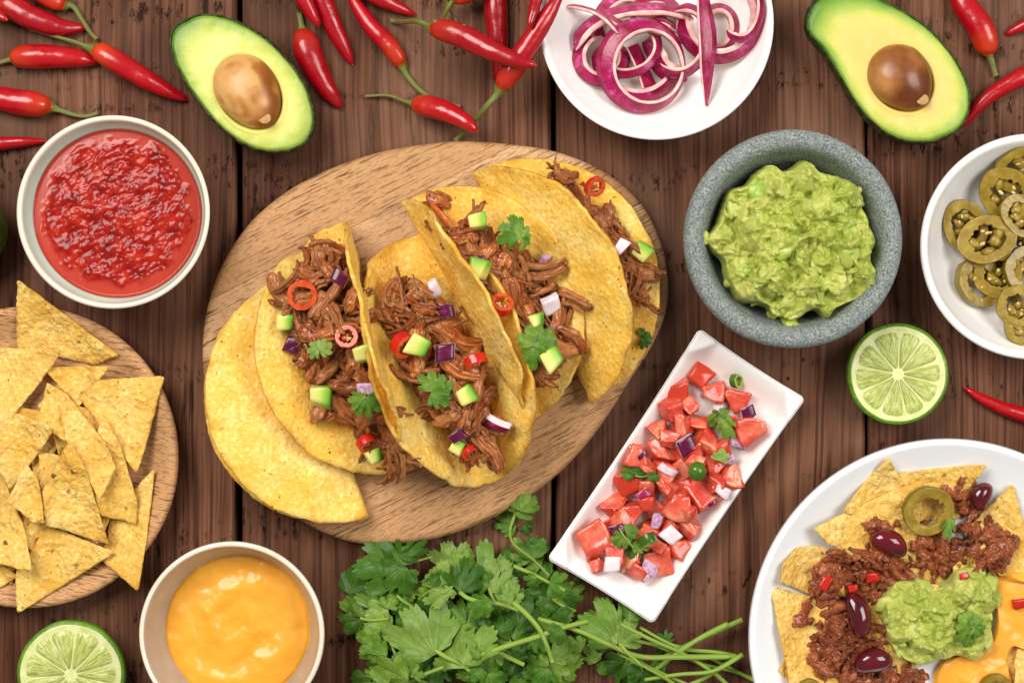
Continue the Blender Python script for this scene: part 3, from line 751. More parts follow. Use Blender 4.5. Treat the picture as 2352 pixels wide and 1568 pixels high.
# guacamole
def f_guac(zc, ze, amp, seed, drop=.014):
    def f(x, y, e):
        P = np.c_[x, y, x * 0]; Wp = P + .005 * np.c_[fbm(P / .012, 3, seed), fbm(P / .012, 3, seed + 1), x * 0]
        h = lumps(Wp / .012, seed + 2) * 1.5 + lumps(Wp / .0055, seed + 5) * .75 + lumps(P / .0026, seed + 9) * .30 + fbm(P / .009, 3, seed + 7) * .5
        rid = 1 - np.abs(fbm(Wp / .010, 3, seed + 8)) * 2.6; h = h + .25 * np.clip(rid, 0, 1) ** 2 - .1
        z = ze + (zc - ze) * sm(0, .55, e) + amp * h * sm(-.02, .14, e) - drop * (1 - sm(0, .055, e)) ** 2
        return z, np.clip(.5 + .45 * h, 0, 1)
    return f
go = [(1620, 545), (1645, 508), (1668, 445), (1722, 410), (1768, 376), (1802, 390), (1850, 364), (1893, 392), (1958, 412), (1983, 442), (1988, 484), (2014, 540), (2006, 590), (2016, 648), (1975, 686),
      (1925, 708), (1902, 733), (1872, 712), (1818, 742), (1790, 718), (1742, 700), (1702, 690), (1672, 650), (1662, 600), (1634, 572)]
GCH = []
for s_ in range(8):
    q_ = icos(3); q_.V = q_.V * np.array([.0052, .0040, .0022]) * (1 + .75 * fbm(q_.V * 1.6 + s_ * 5, 3, s_))[:, None]; q_.k = np.full(len(q_.V), .6); GCH.append(q_)
GCHM = [to_mesh(q_, 'avocado_lump', MT['guac']) for q_ in GCH] + [to_mesh(q_, 'avocado_lump', MT['avolump']) for q_ in GCH]
def guac_lumps(root, outline, n, seed, z):
    r_ = random.Random(seed); o_ = np.array(outline, float); c_ = o_.mean(0); k_ = 0
    for q_ in range(n):
        if q_ < n * .3: p_ = o_[r_.randrange(len(o_))]; f_ = r_.uniform(.86, .99); x_, y_ = c_ + (p_ - c_) * f_ + np.array([r_.uniform(-8, 8), r_.uniform(-8, 8)])
        else:
            a_ = r_.uniform(0, 6.28); p_ = o_[r_.randrange(len(o_))]; x_, y_ = c_ + (p_ - c_) * math.sqrt(r_.random()) * .9
        i_ = r_.randrange(8); s_ = r_.choice([.4, .5, .7, 1.0, 1.5])
        m_ = rz(r_.uniform(0, 6.28)) @ np.array(Euler((r_.uniform(-.5, .5), r_.uniform(-.5, .5), 0)).to_matrix()) * s_
        m4 = put(None, GCH[i_], m_, x_, y_, .6, .72, -.0012 * s_, 5, z)
        copy_of(GCHM[i_ + (8 if r_.random() < .14 else 0)], 'avocado_lump', m4, root)
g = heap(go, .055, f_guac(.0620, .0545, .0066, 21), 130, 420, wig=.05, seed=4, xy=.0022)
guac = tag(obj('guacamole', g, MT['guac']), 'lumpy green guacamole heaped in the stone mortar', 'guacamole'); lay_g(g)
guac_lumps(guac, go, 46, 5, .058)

# ---------------------------------------------------------------- taco shells
def shell_geo(A, B, tl, tr, rb, zb, seed, thick=.0018, zfold=None, jag=.012, bite=None):
    """a corn disc folded along A-B (picture points of the fold's ends); tl, tr: degrees each half leans left / right of upright"""
    a = W(A[0], A[1], zb + .004); b = W(B[0], B[1], zb + .004); u = b - a; R = np.linalg.norm(u[:2]) / 2; u = u / np.linalg.norm(u); u[2] = 0
    pr = np.array([-u[1], u[0], 0.]); mid = (a + b) / 2; mid[2] = zb
    aR, aL = math.radians(90 - tr), math.radians(90 + tl); be = (aR + aL) / 2
    def wall(start, end, n=200):
        t = np.linspace(0, R * 1.1, n); arc = max(rb * abs(end - start), 1e-4)
        an = start + (end - start) * sm(0, 1, np.clip(t / arc, 0, 1)) * 1.0
        st = t[1] - t[0]; X = np.r_[0, np.cumsum(np.cos(an[:-1]) * st)]; Z = np.r_[0, np.cumsum(np.sin(an[:-1]) * st)]
        return t, X, Z
    t, XR, ZR = wall(be - math.pi / 2, aR); _, XL, ZL = wall(be + math.pi / 2, aL)
    nr, na = 34, 150
    th = np.linspace(0, 2 * math.pi, na, endpoint=False); rho = (np.linspace(.02, 1, nr)) ** .85
    circ = np.c_[np.cos(th), np.sin(th), th * 0]
    Rr = R * (1 + jag * fbm(circ * 4, 3, seed) + .010 * fbm(circ * 22, 2, seed + 3))
    if bite: 
        for bt, bw, bd in bite: Rr = Rr * (1 - bd * np.exp(-(((th - bt + math.pi) % (2 * math.pi) - math.pi) / bw) ** 2))
    s = rho[:, None] * (Rr * np.cos(th))[None]; tt = rho[:, None] * (Rr * np.sin(th))[None]
    X = np.where(tt >= 0, np.interp(tt, t, XR), np.interp(-tt, t, XL)); Z = np.where(tt >= 0, np.interp(tt, t, ZR), np.interp(-tt, t, ZL))
    Pm = mid + s[..., None] * u + X[..., None] * pr + Z[..., None] * np.array([0, 0, 1.])
    dA = np.roll(Pm, -1, 1) - np.roll(Pm, 1, 1); dR = np.gradient(Pm, axis=0); Nn = np.cross(dR, dA); Nn /= np.linalg.norm(Nn, axis=2)[..., None] + 1e-12
    fl = np.stack([s, tt, s * 0 + seed], -1).reshape(-1, 3)
    dsp = (fbm(fl / .030, 2, seed + 9) * .0030 + fbm(fl / .005, 3, seed + 11) * .0006).reshape(nr, na)
    edge = (sm(.75, 1, rho)[:, None] * fbm(np.c_[circ * 5], 2, seed + 13)[None] * .0022)
    Pm = Pm + Nn * (dsp + edge)[..., None]
    inner = Pm + Nn * thick / 2; outer = Pm - Nn * thick / 2
    k = sm(.955, 1.0, rho)[:, None] * np.clip(.35 + .9 * fbm(circ * 9, 3, seed + 20), 0, 1)[None]
    n = nr * na; q = gridq(nr, na, cv=True)
    i = np.arange(na) + (nr - 1) * na; j = (np.arange(na) + 1) % na + (nr - 1) * na
    g = G(np.vstack([inner.reshape(-1, 3), outer.reshape(-1, 3)]), np.vstack([q, q[:, ::-1] + n, np.stack([i, i + n, j + n, j], 1)]), k=np.r_[k.ravel(), k.ravel()], tc=np.vstack([fl, fl]))
    g.V[:, 2] += max(0, zb + .0003 - g.V[:, 2].min())
    return g
SH = {}
def shell(key, label, *a, **k):
    g = shell_geo(*a, **k); lay_g(g)
    SH[key] = tag(obj('taco_shell', g, MT['shell']), label, 'taco shell')
shell('far_right', 'tilted taco shell at the tray side of the board, lower half flat, pork peeping out',
      (1088, 398), (1372, 918), -44, 74, .007, BZ, 41, bite=[(.15, .10, .03)])
shell('flat', 'empty folded taco shell lying flat on the board beneath the taco nearest the salsa bowl',
      (648, 640), (850, 1185), 84, -70, .006, BZ, 42)
shell('third', 'leaning taco shell tucked between the upright middle taco and the tilted outer one',
      (942, 455), (1210, 972), -16, 60, .009, BZ, 43)
shell('middle', 'upright taco shell in the middle of the board, open like a boat',
      (926, 548), (1122, 1108), 27, 33, .015, BZ, 44)
shell('first', 'taco shell leaning open over the flat empty shell, one wall upright',
      (780, 516), (938, 1080), 60, -1, .009, BZ + .003, 45, bite=[(3.55, .10, .05)])

# ---------------------------------------------------------------- pulled pork
def shred(seed):
    """a torn bundle of muscle fibres: several strands that run together and fray at the ends"""
    r = np.random.default_rng(seed); n = 9; L = r.uniform(.012, .030); kind = seed % 3
    h = np.cumsum(r.normal(0, .16, n)) + np.linspace(-1, 1, n) * r.uniform(-.8, .8) * (1.6 if kind == 2 else 1)
    p = np.cumsum(np.stack([np.cos(h), np.sin(h), np.linspace(1, -1, n) * r.uniform(-.1, .45)], 1), 0) * L / n
    p -= p.mean(0); g = None
    ns = [3, 5, 3][kind] + r.integers(0, 3); sp = [.0030, .0022, .0012][kind] * r.uniform(.8, 1.2)
    if kind == 0:                                        # a solid torn lump with the grain running along it
        t = np.linspace(0, 1, 24); P = catmull(p, 24); w = r.uniform(.0024, .0042)
        rad = w * np.interp(t, [0, .08, .3, .7, .92, 1], [.25, .75, 1, .95, .7, .2]) * (1 + .3 * fbm(np.c_[t * 5, t * 0, t * 0 + seed], 2, seed))
        g = tube(P, rad, 28, r.uniform(.45, .75), seed=seed)
        th_ = np.arctan2(g.tc[:, 1], g.tc[:, 0]); gr = fbm(np.c_[np.cos(th_) * 5, np.sin(th_) * 5, g.tc[:, 2] * 2.2 + seed], 3, seed)
        cen = np.vstack([np.repeat(P, 28, 0), P[:1], P[-1:]]); g.V = cen + (g.V - cen) * (1 + .42 * gr)[:, None]
        g.V += .0009 * np.stack([fbm(g.V / .004, 3, seed + z) for z in range(3)], 1)
    for q in range(ns):
        o = np.array([0, r.normal(0, sp), r.normal(0, sp * .45)]); a, b = np.sort(r.uniform(-.08, 1.08, 2)); 
        if b - a < .45: a, b = max(-.05, a - .3), min(1.05, b + .3)
        t = np.linspace(a, b, 14); P = np.stack([np.interp(t, np.linspace(0, 1, n), p[:, k]) for k in range(3)], 1)
        P = P + o + (t[:, None] - .5) * np.array([1, 0, 0]) * L * .05
        P += np.array([0, .5, .3]) * sp * .5 * vnoise(np.c_[t * 3 + q, t * 0, t * 0 + seed], seed + q)[:, None]
        fr = ((np.abs(t - .5) * 2) ** 4)[:, None]; P += fr * r.normal(0, .0009, 3)
        s = np.linspace(0, 1, 14); w = [.0009, .0012, .0008][kind] * r.uniform(.6, 1.5)
        rad = w * (.45 + .55 * np.sin(np.clip(s, .04, .96) * math.pi) ** .4) * (1 + .35 * vnoise(np.c_[s * 7, s * 0 + q, s * 0 + seed], seed))
        k = tube(P, rad, 8, r.uniform(.5, .95), ridge=.5, seed=seed * 7 + q)
        k.V += .0005 * np.stack([fbm(k.V / .0022, 3, seed + z) for z in range(3)], 1)
        g = k if g is None else g + k
    return g
SHR = [shred(100 + i) for i in range(30)]
SHM = [to_mesh(g, 'meat_shred', MT['meat']) for g in SHR]
def pork(label, poly, zc, ze, n, axis, seed, size=1.12, spread=.95, extra=()):
    random.seed(seed); poly = np.array(poly, float)
    c = W(*poly.mean(0), zc); root = thing('pulled_pork', (c[0], c[1], zc - .012), label, 'meat', 'pulled pork in the tacos')
    def f(x, y, e):
        P = np.c_[x, y, x * 0]; f1, _ = worley(P / .006, seed)
        return ze + (zc - ze) * sm(0, .7, e) + .0040 * fbm(P / .008, 4, seed) + (.5 - f1) * .0022 - .012 * (1 - sm(0, .12, e)), x * 0
    g = heap(poly, zc, f, 40, 110, wig=.08, seed=seed); lay_g(g)
    o = obj('meat_bed', g, MT['meat'], root)
    lo, hi = poly.min(0), poly.max(0); k = 0
    spots = list(extra)
    while len(spots) < n + len(extra):
        x, y = random.uniform(lo[0], hi[0]), random.uniform(lo[1], hi[1])
        if inpoly(np.array([x]), np.array([y]), poly)[0]: spots.append((x, y, axis + random.gauss(0, spread), random.uniform(.75, 1.2)))
    for x, y, a, s in spots[len(extra):] + spots[:len(extra)]:
        i = random.randrange(len(SHR)); m = rz(math.radians(0) + a) @ np.array(Euler((random.uniform(-.6, .6), 0, 0)).to_matrix()) * s * size
        z = hm_avg(*W(x, y, zc)[:2], .004, .5)
        m4 = put(None, SHR[i], m, x, y, .45, .22, 0, 7, min(z, zc + .012))
        if m4[2][3] > zc + .016: m4[2][3] = zc + .010
        copy_of(SHM[i], 'meat_shred', m4, root)
    return root
AX = lambda A, B: math.atan2(-(B[1] - A[1]), B[0] - A[0])
pork('shredded brown pork heaped in the wide open taco leaning on the flat empty shell',
     [(735, 560), (790, 570), (812, 660), (838, 770), (872, 880), (905, 965), (935, 1050), (905, 1085), (870, 1040), (800, 990), (735, 965), (715, 900), (700, 840), (690, 790), (672, 700), (640, 660), (680, 600)], .050, .040, 82, AX((780, 516), (938, 1080)), 61,
     extra=[(895, 1075, AX((880, 1010), (895, 1100)), 1.1), (915, 1070, AX((900, 1000), (925, 1090)), 1.0), (735, 945, 0.9, .9)])
pork('shredded brown pork piled along the upright middle taco',
     [(905, 655), (960, 645), (1025, 700), (1065, 760), (1095, 860), (1125, 940), (1138, 1020), (1125, 1058), (1065, 1048), (1040, 1000), (1010, 950), (965, 920), (940, 850), (900, 740), (885, 690)], .047, .043, 78, AX((926, 548), (1118, 1104)), 62,
     extra=[(1128, 1040, AX((1110, 1000), (1150, 1080)), 1.0), (1068, 1048, 2.6, .8), (985, 935, .3, .7)])
pork('shredded brown pork spilling over the leaning third taco beside the tilted one',
     [(985, 455), (1040, 500), (1110, 520), (1190, 560), (1245, 620), (1250, 690), (1280, 740), (1290, 800), (1250, 860), (1215, 880), (1190, 800), (1170, 740), (1120, 640), (1060, 560), (1000, 490)], .046, .040, 76, AX((942, 455), (1210, 972)), 63,
     extra=[(1005, 462, -.75, 1.2), (1305, 685, -.05, 1.0), (1315, 780, -.85, .9), (1225, 860, .2, 1.0)])
pork('strip of shredded pork peeping out of the tilted taco at the board end',
     [(1275, 380), (1300, 375), (1335, 440), (1400, 500), (1450, 560), (1480, 620), (1490, 680), (1470, 710), (1440, 640), (1400, 570), (1350, 500), (1300, 440)], .040, .036, 30, AX((1290, 380), (1480, 700)), 64, .9, .35,
     extra=[(1290, 395, AX((1280, 365), (1310, 430)), 1.25), (1478, 670, 1.1, .9), (1485, 700, -.2, .7)])

# ---------------------------------------------------------------- small garnishes
U_ = .012                            # unit shapes are kept at about a centimetre so that materials scale
def unit(gs):
    for g in gs: g.V = g.V * U_
    return gs
def cube_geo(seed, sx=1, sy=1, sz=1, kaxis=0, rnd=.14, warp=.10, k01=None):
    r = np.random.default_rng(seed); g = sub_box(5, rnd); V0 = g.V.copy()
    for a in range(3):                                  # skewed, uneven knife cuts
        b = r.normal(0, warp, (3,)); g.V[:, a] *= 1 + V0[:, (a + 1) % 3] * b[0] * 2 + V0[:, (a + 2) % 3] * b[1] * 2
        g.V[:, a] += V0[:, (a + 1) % 3] * b[2]
    g.V *= np.array([sx, sy, sz]); g.V += .02 * np.stack([fbm(V0 * 3 + seed, 2, seed + a) for a in range(3)], 1)
    g.k = np.clip(V0[:, kaxis] + .5, 0, 1); g.tc = V0
    return g
CUB = unit([cube_geo(s, 1, .9, .85) for s in range(6)])
CUBM = [to_mesh(g, 'avocado_cube', MT['avocube']) for g in CUB]
def single(name, gs, mes, i, px, py, size, rot, label, cat, group=None, tilt=(0, 0), soft=.3, lift=0, slope=.5):
    m = rz(rot) @ np.array(Euler((tilt[0], tilt[1], 0)).to_matrix()) * size / U_
    m4 = put(None, gs[i], m, px, py, slope, soft, lift, 7)
    return tag(copy_of(mes[i], name, m4), label, cat, group)
def avocube(i, px, py, s, rot, where, tilt=(0, 0), **k): return single('avocado_cube', CUB, CUBM, i % 6, px, py, S(s * .92, .05), rot, where, 'avocado', 'avocado cubes on the tacos', tilt, **k)
# red onion dice: a curved layer, purple outside
def onion_dice(seed, L=1.0, w=.7, t=.42):
    r = np.random.default_rng(seed); g = sub_box(6, .08); V = g.V * np.array([L, w, t]); cur = r.uniform(.25, .6)
    V[:, 2] -= cur * (V[:, 0] ** 2) * .9; V[:, 1] *= 1 + .35 * V[:, 0] * r.uniform(-1, 1); V[:, 0] += V[:, 1] * r.uniform(-.3, .3)
    z0 = g.V[:, 2]; fc = z0[g.Q].mean(1); g.mi = (fc > .455).astype(int); g.V = V; g.tc = V.copy()
    return g
OD = unit([onion_dice(s, *d) for s, d in enumerate([(1, .75, .4), (1, .6, .35), (1, .9, .5), (1, .42, .3), (1, .38, .25)])])
ODM = {c: [to_mesh(g, 'onion_piece', [MT['onion_white'], MT[c]]) for g in OD] for c in ('onion_dark', 'onion_lilac', 'onion_white', 'onion_out')}
def odice(i, col, px, py, s, rot, label, tilt=(0, 0), group='red onion pieces', **k):
    return single('onion_piece', OD, ODM[col], i, px, py, S(s, .05), rot, label, 'onion', group, tilt, **k)
# chili rings
def ring_geo(seed, r0=1.0, hgt=.5, wall=.26, oval=1.0, n=64):
    th = np.linspace(0, 2 * math.pi, n, endpoint=False); m = np.c_[np.cos(th), np.sin(th), th * 0]
    ro = r0 * (1 + .05 * fbm(m * 2, 2, seed)); ri = r0 - wall * (1 + (.45 if seed < 4 else .28) * fbm(m * 5, 3, seed + 1))
    h = hgt / 2; prof = [(.03, -h * .9), (-.03, 0), (.0, h * .86), (.02, h * .97), (.06, h), (.5, h * 1.0), (.9, h * .97), (.97, h * .88), (1, h * .6), (.94, 0), (1, -h * .7), (.92, -h), (.08, -h)]
    V = []; 
    for f, z in prof:
        rr = ro + (ri - ro) * f; V.append(np.c_[rr * np.cos(th) * oval, rr * np.sin(th), th * 0 + z + .015 * fbm(m * 3, 2, seed + 4)])
    V = np.array(V).transpose(1, 0, 2).reshape(-1, 3); p = len(prof)
    g = G(V, gridq(n, p, cu=True, cv=True)); seg = np.tile(np.arange(p), n); g.mi = ((seg >= 3) & (seg <= 11)).astype(int)
    g.tc = V.copy(); return g
def seeds_geo(seed, n=5, R=.5, s=.17, lump=True):
    r = np.random.default_rng(seed); g = None
    if lump:                                             # the pale core that carries the seeds
        for q in range(3 if lump is True else 5):
            b = icos(2); b.V = b.V * np.array([r.uniform(.2, .34), r.uniform(.14, .24), .15]) * (1 + .7 * fbm(b.V * 1.8 + q * 7, 3, seed + q))[:, None] @ rz(r.uniform(0, 6)).T + np.array([*r.normal(0, .16 if lump is True else .32, 2), -.04])
            g = b if g is None else g + b
    core = g; g = None
    for q in range(n):
        b = icos(1); b.V = b.V * np.array([s, s * .75, s * .22]); e = np.array(Euler((r.normal(0, .4), r.normal(0, .4), r.uniform(0, 6))).to_matrix())
        a = r.uniform(0, 6.28); b.V = b.V @ e.T + np.array([math.cos(a) * R * r.uniform(.3, .85), math.sin(a) * R * r.uniform(.3, .85), r.uniform(.05, .18)])
        g = b if g is None else g + b
    return core, g
RG = unit([ring_geo(s, 1, h, w, ov) for s, (h, w, ov) in enumerate([(.55, .36, 1), (.5, .42, .95), (.9, .36, 1.0), (.7, .34, .9), (.34, .42, 1), (.40, .38, .92), (.44, .40, 1.05), (.32, .44, .97)])])
RGM = [to_mesh(g, 'ring', [MT['ringred'], MT['ringin']], False) for g in RG]
RGP = [to_mesh(g, 'ring', [MT['pepout'], MT['pepin']], False) for g in RG]
RGG = [to_mesh(g, 'ring', [MT['pepgreen'], MT['pepgreenin']]) for g in RG]
SD = [seeds_geo(s, 4 + s) for s in range(4)] + [seeds_geo(s, 5, .5, .10, 2.0) for s in range(4, 8)]
for c_, s_ in SD: unit([c_, s_])
def sd_mesh(g, mat, nm): return to_mesh(g, nm, MT[mat])
SDC = {m: [sd_mesh(c, m, 'core') for c, _ in SD] for m in ('ringin', 'pepin', 'pepgreenin')}
SDS = [sd_mesh(s, 'seed', 'seed') for _, s in SD]
def pring(name, i, px, py, r, rot, label, cat, tilt=(0, 0), mes=None, core='ringin', cored=True, group=None, soft=.25, lift=0, slope=.5, oval=1.0, seeds=True, z=.05):
    s = S(r, z) / U_; m = rz(rot) @ np.array(Euler((tilt[0], tilt[1], 0)).to_matrix()) @ np.diag([s * oval, s, s])
    m4 = put(None, RG[i], m, px, py, slope, soft, lift, 7)
    e = thing(name, m4.translation[:], label, cat, group)
    copy_of((mes or RGM)[i], 'flesh_ring', m4, e)
    if cored: copy_of(SDC[core][i], 'core', m4, e)
    if seeds: copy_of(SDS[i], 'seed_cluster', m4, e)['kind'] = 'stuff'
    return e
# cilantro leaves
def leaf_geo(seed, deep=.45, A=105, fold=.25, droop=.35, wave=.05, lobes=3):
    r = np.random.default_rng(seed); na, nr = 161, 9
    th = np.radians(np.linspace(-A, A, na)); d = np.degrees(th)
    sc_ = A / 90; R = .34 + .16 * np.cos(th)
    lob = [(0, 1.0, 25), (-37, .88, 21), (37, .88, 21), (-70, .68, 19), (70, .68, 19)] if lobes == 3 else [(-17, .96, 21), (20, 1.0, 22), (-52, .74, 19), (56, .70, 19)]
    for c0, L0, w0 in lob:
        q = (d - c0 * sc_ - r.normal(0, 2)) / (w0 * sc_ * r.uniform(.9, 1.1)); R = np.maximum(R, L0 * r.uniform(.92, 1.06) * (np.clip(1 - np.abs(q) ** 2.6, 0, 1) ** (.22 + .5 * deep)))
    R = np.convolve(np.r_[[R[0]] * 2, R, [R[-1]] * 2], [.1, .2, .4, .2, .1], 'valid')
    per = 8.0 * sc_; R = R * (1 - .085 * (1 - np.abs(np.sin(math.pi * (d + 1.5 * np.sin(d / 9 + seed)) / per))) ** 1.1) * (1 + .05 * vnoise(np.c_[d / 12, d * 0, d * 0 + seed], seed))
    rho = np.linspace(.0, 1, nr) ** .9
    x = rho[:, None] * (R * np.sin(th))[None]; y = rho[:, None] * (R * np.cos(th))[None]; rr = np.hypot(x, y)
    z = fold * np.abs(x) ** 1.2 * r.choice([-1, 1], p=[.6, .4]) - droop * rr ** 2 * r.uniform(.3, 1) + wave * np.sin(th * 7 + r.uniform(0, 6))[None] * rho[:, None] ** 2 * 1.2 + .05 * vnoise(np.c_[x.ravel() * 4, y.ravel() * 4, x.ravel() * 0 + seed], seed).reshape(x.shape)
    vein = np.zeros((nr, na))
    for v0 in (0, -37 * sc_, 37 * sc_, -70 * sc_, 70 * sc_, -18 * sc_, 18 * sc_): vein = np.maximum(vein, np.exp(-((d - v0) * np.maximum(.15, rho)[:, None] / .8) ** 2) * (1 - .85 * rho)[:, None])
    V = np.stack([x, y, z], -1).reshape(-1, 3)
    return G(V, gridq(nr, na)[:, ::-1], k=np.clip(vein, 0, 1).ravel(), tc=V.copy())
LF = unit([leaf_geo(i, dp, A, fo, dr, wv, lb) for i, (dp, A, fo, dr, wv, lb) in enumerate([(.5, 88, .12, .2, .03, 3), (.35, 96, .12, .3, .04, 3), (.65, 80, .2, .25, .03, 3), (.25, 100, .1, .4, .05, 3), (.5, 74, .3, .45, .04, 2), (.5, 86, -.2, .2, .06, 3), (.6, 78, .18, .3, .04, 2), (.4, 92, .35, .3, .04, 3)])])
LFM = {m: [to_mesh(g, 'leaf', MT[m]) for g in LF] for m in ('leaf', 'leafpale', 'leafdark')}
def leaf(root, bx, by, tx, ty, i, mat='leaf', z=None, wid=1.0, tilt=0.0, soft=.3, lift=None, slope=.5, roll=0.0, layit=True):
    """a leaf from its base to its tip, both picture points"""
    L = math.hypot(tx - bx, ty - by); lift = .0005 + .00003 * L if lift is None else lift
    zz = hm_avg(*W((bx + tx) / 2, (by + ty) / 2, .04)[:2], .006) if z is None else z
    s = S(L, zz + .003) / U_; a = math.atan2(-(ty - by), tx - bx) - math.pi / 2
    m = rz(a) @ np.array(Euler((tilt, roll, 0)).to_matrix()) @ np.diag([s * wid, s, s])
    g = LF[i % 8]
    if z is None:
        P = g.V @ m.T; c = W(bx, by, zz + .003); P[:, :2] += c[:2]
        aa, b, cc, c0 = settle(P, slope, soft, 7)
        Rm = np.array(Vector((0, 0, 1)).rotation_difference(Vector((-b, -cc, 1)).normalized()).to_matrix())
        m = Rm @ m; P = g.V @ m.T; P[:, :2] += c[:2]; aa = settle(P, 0, soft, 1)[0] + lift; P[:, 2] += aa
        if layit: lay(P)
        t = [c[0], c[1], aa if ZMAX is None else min(aa, ZMAX + .004)]
    else:
        t = list(W(bx, by, z))
        if layit:
            P = g.V @ m.T + np.array(t); lay(P)
    m4 = Matrix([list(m[k]) + [t[k]] for k in range(3)] + [[0, 0, 0, 1]])
    if root is None: return m4
    copy_of(LFM[mat][i % 8], 'leaf', m4, root); return m4
def sprig(name, label, leaves, stems, group=None, cat='cilantro', zs=.004, stemr=3.0):
    cx, cy = (leaves[0][0], leaves[0][1]) if leaves else stems[0][0][:2]
    c = W(cx, cy, .03); root = thing(name, (c[0], c[1], 0), label, cat, group)
    ms = [leaf(root, *l[:5], **(l[5] if len(l) > 5 else {})) for l in leaves]
    if ms: root_z = min(m[2][3] for m in ms)
    for st in stems:
        pts, r, zfix = st[0], st[1] if len(st) > 1 else stemr, st[2] if len(st) > 2 else None
        P = catmull(np.array([[p[0], p[1]] for p in pts], float), 18)
        z = np.array([hm(*W(p[0], p[1], .02)[:2]) for p in P]) if zfix is None else np.interp(np.linspace(0, 1, 18), np.linspace(0, 1, len(zfix)), zfix)
        if zfix is None:
            z = np.convolve(np.r_[[z[0]] * 4, z, [z[-1]] * 4], np.ones(9) / 9, 'valid')
        rad = S(r, .02) * np.linspace(1.0, .85, 18)
        Q = np.array([W(p[0], p[1], zz + S(r)) for p, zz in zip(P, z)])
        g = tube(Q, rad, 8, ridge=.12, seed=int(pts[0][0])); lay_g(g)
        obj('stem', g, MT['cilstem'], root)
    return root

# ---------------------------------------------------------------- whole chilies
def chili(body, width, stem, label, stemw=7.0, seed=0, z0=0.0, butt=True):
    """body: picture points from calyx to tip; stem: picture points from calyx to cut end"""
    P = catmull(np.array(body, float), 34); t = np.linspace(0, 1, 34); r = np.random.default_rng(seed)
    prof = np.interp(t, [0, .02, .06, .15, .35, .6, .8, .92, .975, 1], [.50, .74, .90, 1.0, .99, .85, .64, .43, .27, .04])
    rad = S(width / 2) * prof * (1 + .05 * fbm(np.c_[t * 5, t * 0 + seed, t * 0], 2, seed))
    XY = np.array([W(p[0], p[1], S(width / 2)) for p in P])
    B = XY.copy(); B[:, 2] = rad
    # rest on what lies below: lowest straight line that clears it
    sup = np.array([max(HM[tuple(c[0] for c in cell(np.array([b + np.array([dx, dy, 0])])))] for dx, dy in ((0, 0), (.003, 0), (-.003, 0), (0, .003), (0, -.003))) for b in B])
    inb = (np.abs(XY[:, 0]) < .36) & (np.abs(XY[:, 1]) < .27); sup = np.where(inb, sup, 0)
    best = min(((max(sup - b * t) + .5 * b, b) for b in np.linspace(-.02, .02, 21)), key=lambda q: q[0] + .02 * abs(q[1]))
    line = best[0] - .5 * best[1] + best[1] * t; B[:, 2] += line + z0
    g = tube(B, rad, 26, .96, seed=seed); n = 26
    # shallow dents along the body
    ph = r.uniform(0, 6); dent = 1 + .035 * np.sin(np.arctan2(g.tc[:, 1], g.tc[:, 0]) * 3 + ph) * np.exp(-g.k * 3)
    ax = np.vstack([np.repeat(B, n, 0), B[:1], B[-1:]]); g.V = ax + (g.V - ax) * (dent + .05 * fbm(g.V / .011, 2, seed + 40) + .02 * fbm(g.V / .004, 2, seed + 41))[:, None]
    lay_g(g)
    root = thing('chili_pepper', (B[10, 0], B[10, 1], 0), label, 'chili', 'red chilies')
    obj('body', g, MT['chili'], root)
    if stem is not None:
        Q = catmull(np.array(stem, float), 22); s = np.linspace(0, 1, 22)
        zs = B[0, 2] + (max(.0022, S(stemw) * .5) - B[0, 2]) * sm(.25, 1, s)
        X = np.array([W(q[0], q[1], S(width / 2)) for q in Q]); Ssup = np.array([hm(x[0], x[1]) if np.hypot(*(x - B[0])[:2]) > .008 else 0 for x in X])
        Ssup = np.where((np.abs(X[:, 0]) < .36) & (np.abs(X[:, 1]) < .27), Ssup, 0)
        X[:, 2] = np.maximum(zs, np.convolve(np.r_[[Ssup[0]] * 2, Ssup, [Ssup[-1]] * 2], np.ones(5) / 5, 'valid') + S(stemw) * .45)
        d = (B[1] - B[0]); d /= np.linalg.norm(d); X = np.vstack([B[0] + d * .0009, X[1:]])
        rs = S(stemw) * .62 * np.interp(s, [0, .05, .12, .25, .5, .9, 1], [1, 1, 1, 1, .85, .8, .95])
        cal = rad[0] * 1.1
        rs = np.maximum(rs, cal * np.interp(s, [0, .04, .10, .20, .3], [1.18, 1.05, .66, .38, 0]))
        g = tube(X, rs, 14, ridge=.22, seed=seed + 3); lay_g(g)
        obj('stem', g, MT['stem'], root)
    return root
chili([(32, 131), (100, 130), (170, 133), (226, 138)], 57, [(33, 131), (14, 137), (-22, 146)], 'short fat red chili whose tip lies under the stem end of a longer chili', 10, 1)
chili([(222, 116), (280, 150), (340, 186), (395, 214), (428, 227)], 52, [(223, 117), (205, 110), (175, 98), (125, 83), (62, 64)], 'red chili with long dry stem, its tip pointing at the tan pitted avocado half', 8, 2)
chili([(-10, -2), (25, 16), (80, 44), (140, 62), (193, 60)], 58, [(-10, -2), (-30, -20), (-50, -50)], 'plump glossy red chili curving to a point under a curled green stem', 9, 3)
chili([(-90, -5), (-40, 18), (0, 38), (33, 57)], 36, None, 'small red chili tip entering at the picture corner beside the plump one', 8, 4)
chili([(141, 10), (105, -10), (40, -45), (-20, -70)], 50, [(142, 11), (165, 14), (184, 42), (203, 72), (219, 89)], 'red chili with hooked green stem hanging down over the wood', 11, 5)
chili([(108, 243), (50, 236), (-30, 222), (-110, 230)], 60, [(108, 243), (130, 251), (165, 262), (195, 265), (222, 257)], 'red chili with brownish bent stem just above the salsa bowl', 9, 6)
chili([(-160, 350), (-70, 338), (0, 330), (60, 325), (104, 323)], 38, None, 'slim red chili tip pointing at the salsa bowl rim', 8, 7)
chili([(725, -90), (722, -50), (735, -10), (760, 50), (785, 100), (808, 146)], 54, None, 'thick red chili hanging from the top edge right of the short tip', 8, 10)
